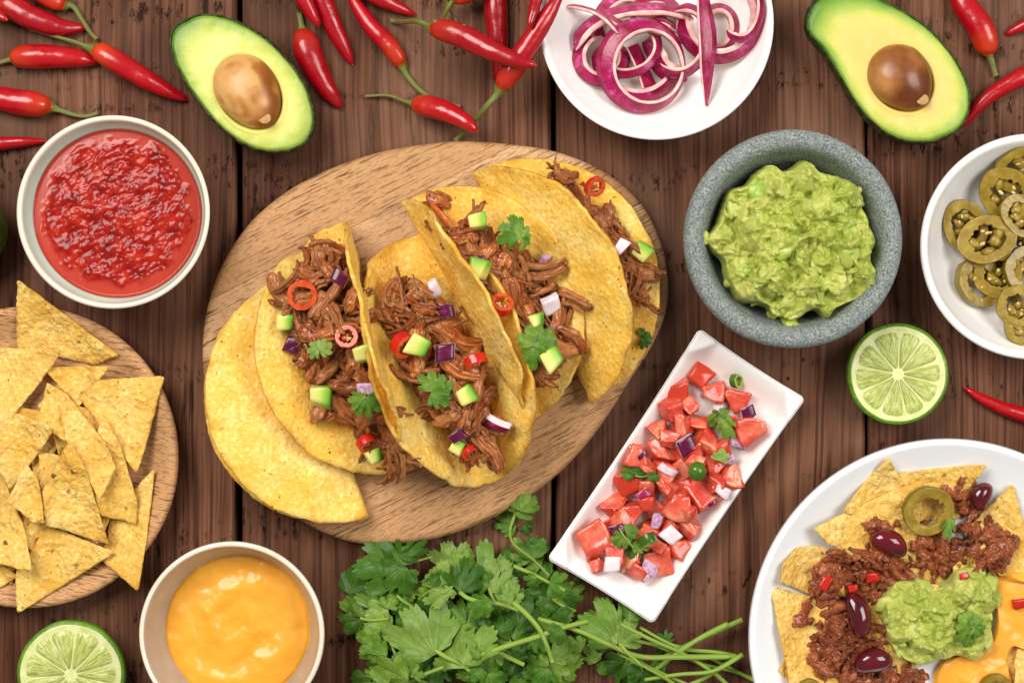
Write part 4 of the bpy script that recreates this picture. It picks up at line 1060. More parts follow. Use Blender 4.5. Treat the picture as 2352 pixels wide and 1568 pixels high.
chili([(660, -70), (690, -20), (712, 25), (736, 66)], 44, None, 'short red chili tip between the stem and the thick hanging chili', 8, 9)
chili([(694, 77), (712, 130), (742, 190), (781, 245)], 62, [(694, 77), (689, 50), (684, 15), (686, -40)], 'red chili with upright green stem lying along the skin of the tan pitted avocado', 11, 8)
chili([(922, 146), (895, 105), (850, 58), (812, 0), (795, -40)], 42, [(921, 145), (934, 172), (965, 207), (1005, 232), (1057, 246)], 'red chili whose thick curved green stem crosses the smallest chili', 12, 11)
chili([(800, -45), (860, -8), (910, 15), (954, 33)], 40, None, 'red chili tip lying level at the top edge above the crossed chilies', 8, 12)
chili([(1135, -60), (1137, 0), (1142, 70), (1146, 130), (1141, 186)], 56, None, 'creased upright red chili passing beneath the long crossing chili', 8, 15)
chili([(1152, 214), (1180, 172), (1222, 110), (1258, 55), (1290, 0)], 50, [(1152, 215), (1135, 240), (1100, 275), (1045, 322)], 'orange shouldered red chili with long straight stem reaching the serving board', 11, 16)
chili([(1000, 82), (1060, 103), (1130, 140), (1190, 166), (1231, 176)], 54, [(1000, 82), (975, 70), (940, 58), (897, 45)], 'large red chili lying across two others, pointing at the onion bowl', 10, 13)
chili([(1250, -60), (1240, -10), (1227, 40), (1213, 93)], 34, None, 'narrow red chili tip beside the rim of the onion bowl', 8, 17)
chili([(1048, 4), (1075, -6), (1120, -30), (1160, -70)], 40, [(1047, 5), (1035, 15), (1020, 42), (1005, 72)], 'red chili mostly outside the picture, its green stem reaching the large crossing chili', 9, 14)
chili([(1015, -22), (990, -70), (960, -120)], 40, [(1016, -22), (1030, 15), (1052, 55), (1069, 85)], 'red chili beyond the top edge showing only its thin straight stem', 6, 18)
chili([(957, 240), (1010, 256), (1060, 280), (1098, 310)], 50, [(957, 241), (930, 233), (890, 219), (837, 219)], 'smallest red chili, with two green stems crossing it, above the serving board', 8, 19)
chili([(2271, 115), (2252, 65), (2215, 10), (2175, -60)], 62, [(2271, 116), (2280, 135), (2293, 172)], 'fat red chili with stubby green stem beside the brown pitted avocado', 12, 20)
chili([(2440, 40), (2380, 48), (2345, 62), (2312, 78)], 36, None, 'small red chili tip at the picture edge near the stubby stemmed chili', 8, 21)
chili([(2480, 120), (2400, 152), (2330, 186), (2265, 228), (2209, 294)], 44, None, 'slender red chili curving to touch the brown pitted avocado', 8, 22)
chili([(2480, 965), (2400, 962), (2330, 946), (2270, 922), (2217, 890)], 40, None, 'slender red chili below the jalapeno bowl, tip towards the cut lime', 8, 23)

# ---------------------------------------------------------------- avocado halves
def avocado(outline, pitc, pa, pb, prot, flesh, pitm, label, seed, zt=.030, kflip=False):
    na = 220; o = catmull(outline, na, True); B = Wl(o, zt)[:, :2]; c = B.mean(0)
    a = np.linspace(0, 2 * math.pi, na, endpoint=False); B = c + (B - c) * (1 + .006 * fbm(np.c_[np.cos(a) * 14, np.sin(a) * 14, a * 0 + seed], 3, seed))[:, None]
    a = np.linspace(0, 2 * math.pi, na, endpoint=False); cm = np.c_[np.cos(a), np.sin(a), a * 0]
    t = np.roll(B, -1, 0) - np.roll(B, 1, 0); t /= np.linalg.norm(t, axis=1)[:, None]; nr_ = np.stack([t[:, 1], -t[:, 0]], 1)
    sg = np.sign(((B - c) * nr_).sum(1)).mean(); nr_ = nr_ * sg
    root = thing('avocado_half', (c[0], c[1], 0), label, 'avocado')
    pc = W(pitc[0], pitc[1], zt + .006)[:2]; Fl = B - nr_ * .0009
    # flesh: the cut face with the hollow for the pit
    rho = np.linspace(0, 1, 46); P = pc + rho[:, None, None] * (Fl - pc)[None]; x, y = P[..., 0].ravel(), P[..., 1].ravel()
    ca, sa = math.cos(prot), math.sin(prot); dx, dy = x - pc[0], y - pc[1]; ex, ey = dx * ca + dy * sa, -dx * sa + dy * ca
    q = np.hypot(ex / pa, ey / pb)
    R2 = np.c_[x, y, x * 0]
    z = zt + .0010 * fbm(R2 / .012, 3, seed) - .010 * (1 - sm(.80, 1.02, q)) - .0016 * sm(.94, 1.0, np.repeat(rho, na)) ** 2 + .0006 * np.exp(-((q - 1.06) / .05) ** 2)
    dist = np.repeat(rho, na); mid = sm(1.0, 2.6, q)
    k = np.clip(.25 * mid + .75 * sm(.35, 1.0, dist) ** 1.2 + .06 * fbm(R2 / .010, 2, seed + 3), 0, 1)
    g = G(np.c_[x, y, z], gridq(46, na, cv=True)[:, ::-1], k=k); lay_g(g)
    obj('flesh', g, flesh, root)
    # skin
    rings = [(-.0010, zt - .0010), (-.0007, zt - .0003), (-.0002, zt - .0006), (.0002, zt - .0024), (.0006, zt - .0055)]
    V = [np.c_[B + nr_ * d, np.full(na, z_)] for d, z_ in rings]
    for f in np.linspace(.1, 1, 16):
        s = math.cos(f * math.pi / 2) ** .75; V.append(np.c_[c + (B + nr_ * .0006 - c) * max(s, .01), np.full(na, (zt - .0055) * (1 - math.sin(f * math.pi / 2) ** 1.1))])
    V = np.array(V); m = len(V); VV = V.reshape(-1, 3)
    bump = (.55 - worley(VV / .0032, seed)[0]) * .0013 + fbm(VV / .002, 2, seed) * .0004
    amt = np.repeat(np.r_[0, .15, .8, 1.2, 1.2, np.ones(16)], na); nn = np.c_[np.tile(nr_, (m, 1)), np.zeros(m * na)]
    VV = VV + nn * (bump * amt)[:, None]; VV[:, 2] = np.maximum(VV[:, 2], .0003)
    obj('skin', G(VV, gridq(m, na, cv=True)[:, ::-1]), MT['avoskin'], root)
    # pit
    b = icos(5); v = b.V.copy(); rr = 1 + .03 * fbm(v * 1.7, 3, seed + 8); egg = 1 - .17 * v[:, 0] * (-1 if kflip else 1)
    b.V = np.c_[v[:, 0] * pa, v[:, 1] * pb * egg, v[:, 2] * pb * .72] * rr[:, None]
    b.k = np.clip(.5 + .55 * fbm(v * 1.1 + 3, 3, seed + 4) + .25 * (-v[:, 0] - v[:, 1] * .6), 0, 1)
    b.V = np.c_[b.V[:, 0] * ca - b.V[:, 1] * sa, b.V[:, 0] * sa + b.V[:, 1] * ca, b.V[:, 2]] + np.array([pc[0], pc[1], zt - .001])
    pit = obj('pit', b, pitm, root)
    # the pale scar at the pit's blunt end
    d = np.array([ca, sa]) * pa * .80; h = icos(3); h.V = h.V * np.array([.0036, .0032, .0008]); h.V += np.array([pc[0] + d[0], pc[1] + d[1], zt + pb * .72 * .52])
    h.k = np.ones(len(h.V)); obj('scar', h, MT['scar'], pit)
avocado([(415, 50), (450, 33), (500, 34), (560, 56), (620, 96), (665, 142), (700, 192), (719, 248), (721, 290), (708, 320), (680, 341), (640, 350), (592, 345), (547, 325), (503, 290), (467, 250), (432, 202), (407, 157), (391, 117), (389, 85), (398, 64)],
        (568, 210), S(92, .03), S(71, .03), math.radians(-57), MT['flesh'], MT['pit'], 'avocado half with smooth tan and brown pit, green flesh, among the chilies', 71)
avocado([(1852, 55), (1860, 20), (1882, -5), (1930, -25), (1990, -17), (2060, 15), (2130, 60), (2185, 118), (2218, 175), (2230, 222), (2223, 270), (2195, 303), (2150, 323), (2100, 327), (2050, 314), (2002, 280), (1962, 231), (1927, 172), (1892, 117), (1862, 82)],
        (2076, 178), S(82, .03), S(70, .03), math.radians(-50), MT['flesh2'], MT['pitdark'], 'avocado half with dark brown veined pit and yellow flesh above the mortar', 72)

# ---------------------------------------------------------------- cut limes
def lime(px, py, r, rot, label, seed, nseg=10, zt=.024):
    c = W(px, py, zt); R = S(r, zt); root = thing('lime_half', (c[0], c[1], 0), label, 'lime')
    pr = [(.93, zt), (.985, zt - .0004), (1.0, zt - .0022), (.985, zt - .007), (.90, zt - .0135), (.70, zt - .0195), (.40, zt - .0230), (.0, zt - .0237)]
    p = catmull([(a * R, b) for a, b in pr], 30); p[:, 0] = np.maximum(p[:, 0], 1e-5)
    g = lathe(p, 90, (c[0], c[1], 0)); g.V[:, :2] += .0004 * np.stack([fbm(g.V / .012, 2, seed), fbm(g.V / .012, 2, seed + 1)], 1); lay_g(g)
    obj('peel', g, MT['limepeel'], root)
    p = catmull([(.94 * R, zt - .0003), (.90 * R, zt + .0001), (.84 * R, zt - .0004), (.4 * R, zt - .0008), (.06 * R, zt - .0002), (1e-5, zt - .0004)], 30)
    obj('pith', lathe(p, 90, (c[0], c[1], 0)), MT['limepith'], root)
    rr = np.random.default_rng(seed); ws = rr.uniform(.8, 1.2, nseg); ed = rot + np.r_[0, np.cumsum(ws / ws.sum() * 2 * math.pi)]
    for s in range(nseg):
        a0, a1 = ed[s], ed[s + 1]; na, nr = 17, 15
        u = np.linspace(-1, 1, na); v = np.linspace(0, 1, nr); U, V = np.meshgrid(u, v, indexing='ij')
        rad = R * (.075 + (.865 - .075) * V - .05 * V ** 6 * np.abs(U) ** 4); half = (a1 - a0) / 2 - .00014 / np.maximum(rad, .002)
        an = (a0 + a1) / 2 + U * np.maximum(half, .02)
        dome = (1 - np.abs(U) ** 4) * (1 - np.abs(2 * V - 1) ** 6)
        z = zt - .0012 + dome * .0019 + .0005 * fbm(np.c_[an.ravel() * 14, rad.ravel() / .006, an.ravel() * 0 + seed], 3, seed).reshape(z_ := U.shape) * dome
        P = np.stack([c[0] + rad * np.cos(an), c[1] + rad * np.sin(an), z], -1).reshape(-1, 3)
        g = G(P, gridq(na, nr)[:, ::-1], tc=np.stack([an, rad, an * 0], -1).reshape(-1, 3))
        obj('segment', g, MT['pulp'], root)
lime(2063, 859, 117, .3, 'cut lime half with yellowish pulp lying below the stone mortar', 81, 10)
lime(162, 1550, 125, .8, 'cut lime half with greener rind beside the cheese bowl', 82, 11)
b = icos(4); c = W(-88, 528, .024); b.V = b.V * np.array([.0255, .0245, .0240]) * (1 + .012 * fbm(b.V * 3, 3, 5))[:, None] + np.array([c[0], c[1], .0242])
tag(obj('whole_lime', b, MT['limedark']), 'dark green whole lime just entering at the edge beside the salsa bowl', 'lime')

# ---------------------------------------------------------------- tortilla chips
def chip_geo(poly, seed, curl=.0, axis=0.0, thick=.0017, z=.02, rounded=.06, jag=.020):
    """a fried corn triangle with ragged edges; poly in picture points"""
    P = np.array(poly, float); P2 = []
    for i in range(len(P)):
        a, b, c = P[i - 1], P[i], P[(i + 1) % len(P)]
        P2 += [b + (a - b) * rounded, b + (a + c - 2 * b) * rounded * .22, b + (c - b) * rounded]
    na, nr = 120, 20
    B = Wl(resample(np.vstack([P2, P2[:1]]), na, True), z)[:, :2]; c = B.mean(0); size = np.abs(B - c).max()
    ii = np.arange(na) / na * 2 * math.pi; cm = np.c_[np.cos(ii), np.sin(ii), ii * 0 + seed]
    d = B - c; B = c + d * (1 + .02 * fbm(cm * 3, 3, seed) + jag * fbm(cm * 16, 2, seed + 2))[:, None]
    rho = np.linspace(.02, 1, nr); X = c + rho[:, None, None] * (B - c)[None]; x, y = X[..., 0].ravel(), X[..., 1].ravel()
    ca, sa = math.cos(axis), math.sin(axis); u = ((x - c[0]) * ca + (y - c[1]) * sa) / size; v = (-(x - c[0]) * sa + (y - c[1]) * ca) / size
    zz = curl * 1.6 * u ** 2 + .0030 * fbm(np.c_[u * 1.6, v * 1.6, u * 0 + seed], 2, seed + 5) + .0011 * fbm(np.c_[x / .0045, y / .0045, x * 0], 3, seed + 6)
    f1, _ = worley(np.c_[x / .011, y / .011, x * 0 + seed], seed); zz += .0016 * np.clip(.45 - f1, 0, 1) * 2
    e = sm(.9, 1, np.repeat(rho, na)); th = thick * (1 - .45 * e)
    n = nr * na; q = gridq(nr, na, cv=True)[:, ::-1]
    i = np.arange(na) + (nr - 1) * na; j = (np.arange(na) + 1) % na + (nr - 1) * na
    k = e * np.tile(np.clip(.1 + .7 * fbm(cm * 6, 2, seed + 8), 0, 1), nr)
    V = np.vstack([np.c_[x, y, zz + th / 2], np.c_[x, y, zz - th / 2]])
    return G(V, np.vstack([q, q[:, ::-1] + n, np.stack([i, j, j + n, i + n], 1)]), k=np.r_[k, k], tc=V.copy())
def chip(poly, seed, label, group, curl=.003, axis=0.0, slope=.5, soft=.02, z=None, rounded=.06):
    c = np.mean(np.array(poly, float), 0); zz = hm_avg(*W(c[0], c[1], .03)[:2], .01, .9) if z is None else z
    g = chip_geo(poly, seed, curl, axis, z=zz + .002, rounded=rounded); settle_g(g, slope, soft, 11)
    return tag(obj('tortilla_chip', g, MT['chip']), label, 'chip', group)
LH = 'tortilla chip mostly buried in the heap on the wooden dish'; GH = 'chips on the wooden dish'
CL = {7: 'large speckled chip standing up over the dish rim below the salsa bowl',
      8: 'small chip behind the topmost chip, near the upright large one',
      9: 'big square cornered chip leaning over the dish rim',
      10: 'narrow chip half under the curled pointed chip',
      11: 'long thin chip hanging over the dish rim',
      12: 'tall curved chip beside the big square cornered one',
      14: 'curled pointed chip lying on the heap, dark fleck near its top',
      15: 'little corner of chip between the broad central ones',
      16: 'folded chip beside the broad central chip',
      17: 'broad central chip reaching down the heap',
      18: 'big triangular chip pointing over the rim towards the cut lime',
      19: 'chip with one square corner lying below the topmost chip',
      20: 'tall chip at the picture edge overlapping the big triangular one',
      21: 'topmost large chip of the heap on the wooden dish'}
for q, (pl, cu, ax) in enumerate([
    ([(-90, 900), (60, 880), (-10, 1060)], .003, 0), ([(-60, 1090), (110, 1020), (60, 1230)], .004, 1), ([(60, 1000), (230, 960), (170, 1190)], .004, .4), ([(100, 1060), (280, 1010), (240, 1220)], .003, 2),
    ([(150, 860), (255, 900), (130, 1010), (90, 930)], .003, .8), ([(-60, 1230), (60, 1190), (30, 1345)], .003, .5),
    ([(20, 930), (170, 960), (90, 1110)], .005, .3), ([(150, 1100), (290, 1090), (230, 1250)], .006, 1.3), ([(0, 1080), (120, 1120), (40, 1260)], .005, 2.0), ([(-40, 960), (90, 990), (10, 1100)], .006, .9), ([(120, 960), (240, 1040), (150, 1120)], .006, 2.6), ([(-80, 1120), (60, 1150), (-30, 1290)], .007, .4), ([(60, 1120), (190, 1110), (120, 1290)], .007, 1.8), ([(170, 930), (300, 960), (260, 1090)], .006, .2),
    ([(-10, 1290), (44, 1322), (-8, 1354), (-60, 1330)], .003, .2),
    ([(45, 640), (273, 817), (212, 839), (30, 800)], .004, .7),
    ([(100, 842), (258, 840), (180, 936)], .005, .3),
    ([(225, 872), (381, 862), (318, 1088), (183, 915)], .003, 2.2),
    ([(100, 878), (150, 905), (220, 985), (190, 1040), (88, 965)], .006, .8),
    ([(352, 1074), (340, 1200), (325, 1354), (230, 1285), (250, 1180)], .003, 1.2),
    ([(240, 950), (275, 1012), (313, 1150), (311, 1206), (232, 1182), (205, 1060)], .009, .3),
    ([(60, 1190), (118, 1210), (70, 1268), (40, 1220)], .003, .4),
    ([(128, 926), (182, 946), (246, 1022), (266, 1076), (232, 1146), (160, 1040)], .010, .75),
    ([(88, 1034), (152, 1050), (98, 1135)], .004, .3),
    ([(62, 1058), (92, 1100), (106, 1200), (80, 1200), (22, 1150)], .007, .2),
    ([(166, 1004), (200, 1060), (250, 1252), (180, 1230), (108, 1205), (100, 1130)], .008, .3),
    ([(112, 1204), (271, 1265), (45, 1406), (40, 1310)], .003, .6),
    ([(34, 948), (138, 980), (20, 1127), (-40, 1010)], .005, .2),
    ([(-50, 1080), (10, 1110), (52, 1202), (81, 1310), (-40, 1285)], .006, 1.2),
    ([(-70, 795), (155, 803), (-5, 1003), (-60, 960)], .004, .5)]):
    chip(pl, 300 + q, CL.get(q - 8, LH), GH, cu, ax)

# ---------------------------------------------------------------- garnish on the tacos
ZMAX = .071
avocube(0, 656, 741, 42, .05, 'bright green avocado cube at the open side of the taco over the flat shell')
avocube(1, 835, 811, 46, .25, 'two toned avocado cube against the upright wall of the leaning taco')
single('avocado_cube', CUB, CUBM, 2, 738, 909, S(50, .05), -.1, 'wide green avocado wedge below the two leaf cilantro', 'avocado', 'avocado cubes on the tacos', slope=.4)
avocube(3, 860, 1047, 40, .4, 'avocado cube at the lower end of the taco over the flat shell')
avocube(4, 960, 794, 52, -.35, 'avocado cube resting against a red chili ring in the middle taco')
avocube(5, 1071, 908, 46, .5, 'green avocado cube beside the large leaf in the middle taco')
avocube(0, 1051, 1026, 36, 1.1, 'avocado cube half under purple onion at the foot of the middle taco')
avocube(1, 1097, 506, 42, .2, 'avocado slice on the pork near the top of the third taco')
avocube(2, 1098, 616, 50, 1.3, 'pale avocado cube wedged beside the near wall of the third taco')
avocube(3, 1231, 736, 36, .3, 'cream coloured avocado cube above the biggest cilantro leaf')
avocube(4, 1268, 824, 50, .7, 'avocado cube mostly under the biggest cilantro leaf')
avocube(5, 1473, 579, 46, .9, 'avocado cube on the flat half of the tilted outer taco')
pring('chili_ring', 0, 693, 677, 34, 0, 'large red chili ring on pork near the top of the leaning open taco', 'chili ring', (.2, .1), seeds=False, cored=False)
pring('chili_ring', 1, 796, 773, 27, 1, 'small seeded red chili ring beside the upright wall of the leaning taco', 'chili ring', (-.1, .1))
pring('chili_ring', 2, 842, 1016, 23, .5, 'red chili ring standing on edge near the foot of the leaning taco', 'chili ring', (1.1, .3))
pring('chili_ring', 2, 927, 792, 29, .1, 'red chili ring tipped against an avocado cube in the middle taco', 'chili ring', (.3, 1.0))
pring('chili_ring', 3, 1093, 830, 30, .35, 'curled red chili piece on the far wall side of the middle taco', 'chili ring', (1.3, 0), seeds=False, cored=False)
pring('chili_ring', 3, 1078, 1040, 20, .4, 'red chili piece at the foot of the middle taco', 'chili ring', (1.0, .5), seeds=False)
pring('chili_ring', 2, 1152, 700, 26, .2, 'orange red chili ring on the near wall side of the third taco', 'chili ring', (-.6, .4))
pring('chili_ring', 1, 1362, 438, 25, .8, 'seeded red chili ring on the flat half of the tilted outer taco', 'chili ring', (.15, 0))
GO = 'red onion pieces on the tacos'
odice(0, 'onion_dark', 779, 637, 40, -.7, 'dark purple onion square by the upright wall of the leaning taco', group=GO)
odice(0, 'onion_dark', 669, 789, 38, 1.2, 'dark purple onion square under a green avocado cube', group=GO)
odice(1, 'onion_lilac', 840, 893, 42, -.05, 'lilac onion slice above the lower cilantro leaf of the leaning taco', group=GO)
odice(1, 'onion_white', 998, 663, 44, -1.2, 'white onion piece at the top of the pork in the middle taco', group=GO)
odice(0, 'onion_dark', 1024, 713, 42, -.1, 'blackish purple onion square in the middle taco', group=GO)
odice(2, 'onion_dark', 1022, 810, 44, .15, 'large dark purple onion piece in the centre of the middle taco', group=GO)
odice(3, 'onion_out', 1141, 975, 60, -.4, 'curved white onion slice with purple edge on the middle taco wall', group=GO, tilt=(.9, 0))
odice(1, 'onion_dark', 1051, 1001, 40, .6, 'purple onion strip at the foot of the middle taco', group=GO)
odice(1, 'onion_lilac', 1250, 596, 30, 1.0, 'small pointed lilac onion chip on the third taco', group=GO)
odice(2, 'onion_white', 1266, 699, 42, .5, 'white onion piece with purple edge on the third taco', group=GO, tilt=(.6, 0))
odice(1, 'onion_white', 1427, 566, 38, .9, 'pale onion piece in the mouth of the tilted outer taco', group=GO)
odice(1, 'onion_dark', 672, 805, 22, .4, 'tiny onion scrap beside the two leaf cilantro', group=GO)
odice(2, 'onion_dark', 1098, 600, 30, .1, 'dark onion bit beside the pale wedged avocado cube', group=GO)
GC = 'cilantro garnish on the tacos'
sprig('cilantro_leaf', 'two small bright cilantro leaflets on the leaning open taco', [(733, 803, 700, 805, 0, {'wid': 1.0, 'mat': 'leafpale'}), (733, 803, 765, 790, 1, {'mat': 'leafpale'})], [], GC)
sprig('cilantro_leaf', 'dark cilantro leaf near the foot of the leaning open taco', [(836, 912, 796, 935, 6), (836, 912, 868, 945, 2), (836, 912, 830, 965, 4)], [([(840, 896), (838, 905), (836, 914)], 2.0)], GC)
sprig('cilantro_leaf', 'broad cilantro leaf lying on pork in the middle taco', [(990, 902, 1046, 880, 1, {'wid': .9}), (992, 900, 992, 845, 0), (990, 902, 1030, 930, 2)], [], GC)
sprig('cilantro_leaf', 'cilantro sprig with three leaflets near the top of the third taco', [(1196, 548, 1140, 520, 0), (1196, 546, 1190, 502, 1), (1200, 552, 1218, 540, 3), (1200, 556, 1198, 572, 4)], [([(1186, 532), (1194, 546), (1202, 556)], 2.0)], GC)
sprig('cilantro_leaf', 'biggest bright cilantro leaf on the third taco', [(1225, 795, 1290, 790, 0, {'wid': 1.0}), (1226, 795, 1215, 742, 1), (1226, 797, 1225, 850, 2), (1228, 795, 1280, 765, 1)], [], GC)
sprig('cilantro_leaf', 'dark cilantro leaf on the lower corner of the tilted outer taco', [(1472, 772, 1490, 752, 3, {'mat': 'leafdark'}), (1474, 778, 1502, 782, 6, {'mat': 'leafdark'}), (1474, 778, 1482, 802, 4, {'mat': 'leafdark'})], [], GC)

ZMAX = None

# ---------------------------------------------------------------- red onion rings
def onion_arc(path, cut, skin, hgt, label, closed=False, side=1, lean=1.0, taper=True, seed=0, tiltz=None, tf=.10, z=.02, soft=.04, slope=.3):
    """a slice of onion layer; path in picture points, cut: width of the pale cut face, skin: width of the sloping purple side (pixels)"""
    n = 90; P = catmull(np.array(path, float), n, closed); t = np.linspace(0, 1, n)
    B = Wl(P, z)[:, :2]
    T = (np.roll(B, -1, 0) - np.roll(B, 1, 0)) if closed else np.gradient(B, axis=0); T /= np.linalg.norm(T, axis=1)[:, None]
    N2 = np.stack([T[:, 1], -T[:, 0]], 1) * side
    cut = cut * .72; hgt = hgt * .8; cu = S(cut) * (1 + .3 * fbm(np.c_[t * 9, t * 0, t * 0 + seed], 3, seed)); skin = skin * .85; sk = S(skin) * (1 + .1 * fbm(np.c_[t * 3, t * 0, t * 0 + seed], 2, seed + 1))
    if closed:
        a = np.linspace(0, 2 * math.pi, n, endpoint=False); cu = S(cut) * (1 + .3 * fbm(np.c_[np.cos(a) * 4, np.sin(a) * 4, a * 0 + seed], 3, seed))
        if tiltz is not None: sk = sk * (1 + .75 * np.cos(a - tiltz))
    if taper and not closed:
        tp = np.clip(np.minimum(t, 1 - t) / tf, .05, 1) ** .6; cu = cu * tp; sk = sk * tp
    h = hgt * (np.ones(n) if closed or not taper else np.clip(np.minimum(t, 1 - t) / .10, .3, 1))
    w = .0030 * fbm(np.c_[t * 3, t * 0, t * 0 + seed], 2, seed + 4) if not closed else .0016 * np.cos(np.linspace(0, 4 * math.pi, n, endpoint=False) + seed)
    prof = [(-cu, h * 0), (-cu, h * .93), (-cu * .85, h), (-cu * .1, h), (cu * .05, h * .97), (sk * .33, h * .70), (sk * .66, h * .40), (sk * .98, h * .12), (sk * .9, h * 0)]
    V = np.stack([np.c_[B + N2 * o[:, None], zz + w + 0 * t] for o, zz in prof], 1).reshape(-1, 3); m = len(prof)
    q = gridq(n, m, cu=closed, cv=True); seg = np.tile(np.arange(m), n if closed else n - 1); mi = ((seg >= 4) & (seg <= 7)).astype(int)
    g = G(V, q if side > 0 else q[:, ::-1], mi=mi, tc=V.copy())
    if not closed:
        e = [(0,), (n - 1,)]; T_ = []
        for s_, fl in ((0, 1), (n - 1, 0)):
            for k in range(1, m - 1): T_.append([s_ * m, s_ * m + k, s_ * m + k + 1])
        g.T = np.array(T_); g.mi = np.r_[mi, np.zeros(len(T_), int)]
    settle_g(g, slope, soft, 9)
    return tag(obj('onion_ring', g, [MT['onion_in'], MT['onion_out']]), label, 'onion', 'red onion slices in the white bowl')
def circ(cx, cy, rx, ry, a0=0, a1=360, n=24, rot=0):
    full = abs(a1 - a0) >= 360; a = np.radians(np.linspace(a0, a1, n, endpoint=not full)); r = math.radians(rot)
    return [(cx + rx * math.cos(t) * math.cos(r) - ry * math.sin(t) * math.sin(r), cy + rx * math.cos(t) * math.sin(r) + ry * math.sin(t) * math.cos(r)) for t in a]
onion_arc(circ(1652, 62, 34, 44, -150, 170), 12, 18, .006, 'small pale onion ring inside the largest ring arc', seed=2, side=-1)
onion_arc(circ(1448, 48, 62, 56, -190, 60, rot=-20), 10, 30, .006, 'onion ring half buried under the long arched slice', seed=11, side=-1)
onion_arc(circ(1510, 60, 52, 60, -170, 40), 11, 26, .006, 'onion ring half hidden behind the long tapered sliver', seed=12, side=-1)
onion_arc(circ(1468, 128, 84, 84, 20, 200), 12, 28, .007, 'wide onion ring lying under the complete round ring', seed=3, side=-1)
onion_arc(circ(1652, 42, 78, 86, -75, 190), 15, 26, .007, 'largest open onion arc sweeping round the far side of the bowl', seed=4, side=-1)
onion_arc(circ(1382, 128, 44, 48, -60, 250, rot=20), 11, 26, .007, 'small open onion ring tucked beside the complete round ring', seed=5, side=-1)
onion_arc([(1442, 108), (1458, 140), (1470, 170), (1480, 202)], 6, 34, .005, 'short straight wedge of purple onion inside the round ring', seed=6, side=-1, taper=False)
onion_arc([(1505, 78), (1512, 112), (1530, 145), (1555, 158), (1580, 150)], 18, 36, .007, 'thick curled onion piece inside the round ring', seed=7, side=1)
onion_arc([(1322, 116), (1344, 78), (1385, 48), (1440, 32), (1505, 28), (1556, 34), (1594, 44)], 14, 24, .007, 'long arched onion slice with white underside', seed=8, side=-1)
onion_arc(circ(1560, 96, 58, 70, -120, 120, rot=15), 9, 20, .006, 'onion arc running under the long tapered sliver', seed=21, side=-1)
onion_arc(circ(1440, 112, 66, 52, -40, 190, rot=-12), 8, 18, .005, 'thin onion arc crossing inside the round ring', seed=22, side=-1)
onion_arc([(1386, 40), (1420, 62), (1470, 66), (1520, 52), (1556, 70)], 8, 16, .005, 'wavy onion strip below the long arched slice', seed=23, side=-1)
onion_arc(circ(1690, 30, 44, 66, -90, 130), 8, 16, .005, 'narrow onion arc nested in the largest arc', seed=24, side=-1)
onion_arc(circ(1488, 158, 82, 84), 9, 26, .008, 'complete round purple onion ring on top of the others', closed=True, seed=9, side=-1, tiltz=math.radians(190), slope=.2)
onion_arc([(1300, 14), (1345, 24), (1385, 47), (1418, 84)], 7, 9, .0035, 'thin curling onion strip reaching out to the bowl wall', seed=10, side=-1)
onion_arc([(1596, -60), (1599, 20), (1604, 100), (1609, 175), (1618, 246)], 6, 46, .004, 'long straight tapered purple onion sliver', seed=13, side=-1, tf=.45)

# ---------------------------------------------------------------- pickled peppers
GJ = 'pickled pepper slices in the white bowl'
for i, (x, y, r, ov, rot, tl, lab) in enumerate([
    (2260, 560, 58, 1, 0, (0, 0), 'pickled pepper slice on the bowl floor under the others'), (2300, 640, 56, 1, 2, (0, 0), 'pickled pepper slice on the bowl floor under the others'), (2330, 540, 60, 1, 1, (0, 0), 'pickled pepper slice on the bowl floor under the others'), (2350, 450, 60, 1, 3, (0, 0), 'pickled pepper slice on the bowl floor under the others'), (2380, 680, 60, 1, 3, (0, 0), 'pickled pepper slice on the bowl floor under the others'),
    (2345, 755, 44, 1.1, .3, (.1, 0), 'pickled pepper slice at the bottom of the bowl under the knobbly one'), (2338, 388, 52, 1.2, .4, (.2, .1), 'pickled pepper slice behind the deep hollow one'),
    (2402, 500, 60, 1, 0, (.1, 0), 'pickled pepper slice at the far side of the bowl behind the deep hollow ring'), (2420, 640, 62, 1, 1, (.1, 0), 'pickled pepper slice at the far side of the bowl'),
    (2214, 520, 64, .85, .4, (.1, -.25), 'pickled pepper slice tilted behind the round two hole slice'), (2246, 648, 62, .85, 1.0, (.25, .2), 'pickled pepper slice lying open below the round two hole slice'),
    (2292, 628, 58, 1.0, .5, (.1, -.2), 'pickled pepper slice with smooth flesh under the two hole slice'), (2308, 448, 68, .85, .6, (.2, .1), 'thick pickled pepper ring with a deep ragged hollow'),
    (2346, 498, 56, .9, .8, (.0, .2), 'pickled pepper ring next to the deep hollow one'), (2362, 620, 60, .9, 1.4, (.1, .2), 'upright edged pickled pepper ring at the bowl centre'),
    (2328, 704, 50, .95, .3, (.1, -.1), 'pale knobbly pickled pepper slice with seeds, low in the bowl'), (2264, 552, 66, .84, 1.8, (.0, .05), 'round two hole pickled pepper slice on top of the others')]):
    pring('pepper_slice', 4 + i % 4, x, y, r, rot, lab, 'pepper', tl, RGP, 'pepin', True, GJ, .12, 0, .5, ov, True, .03)

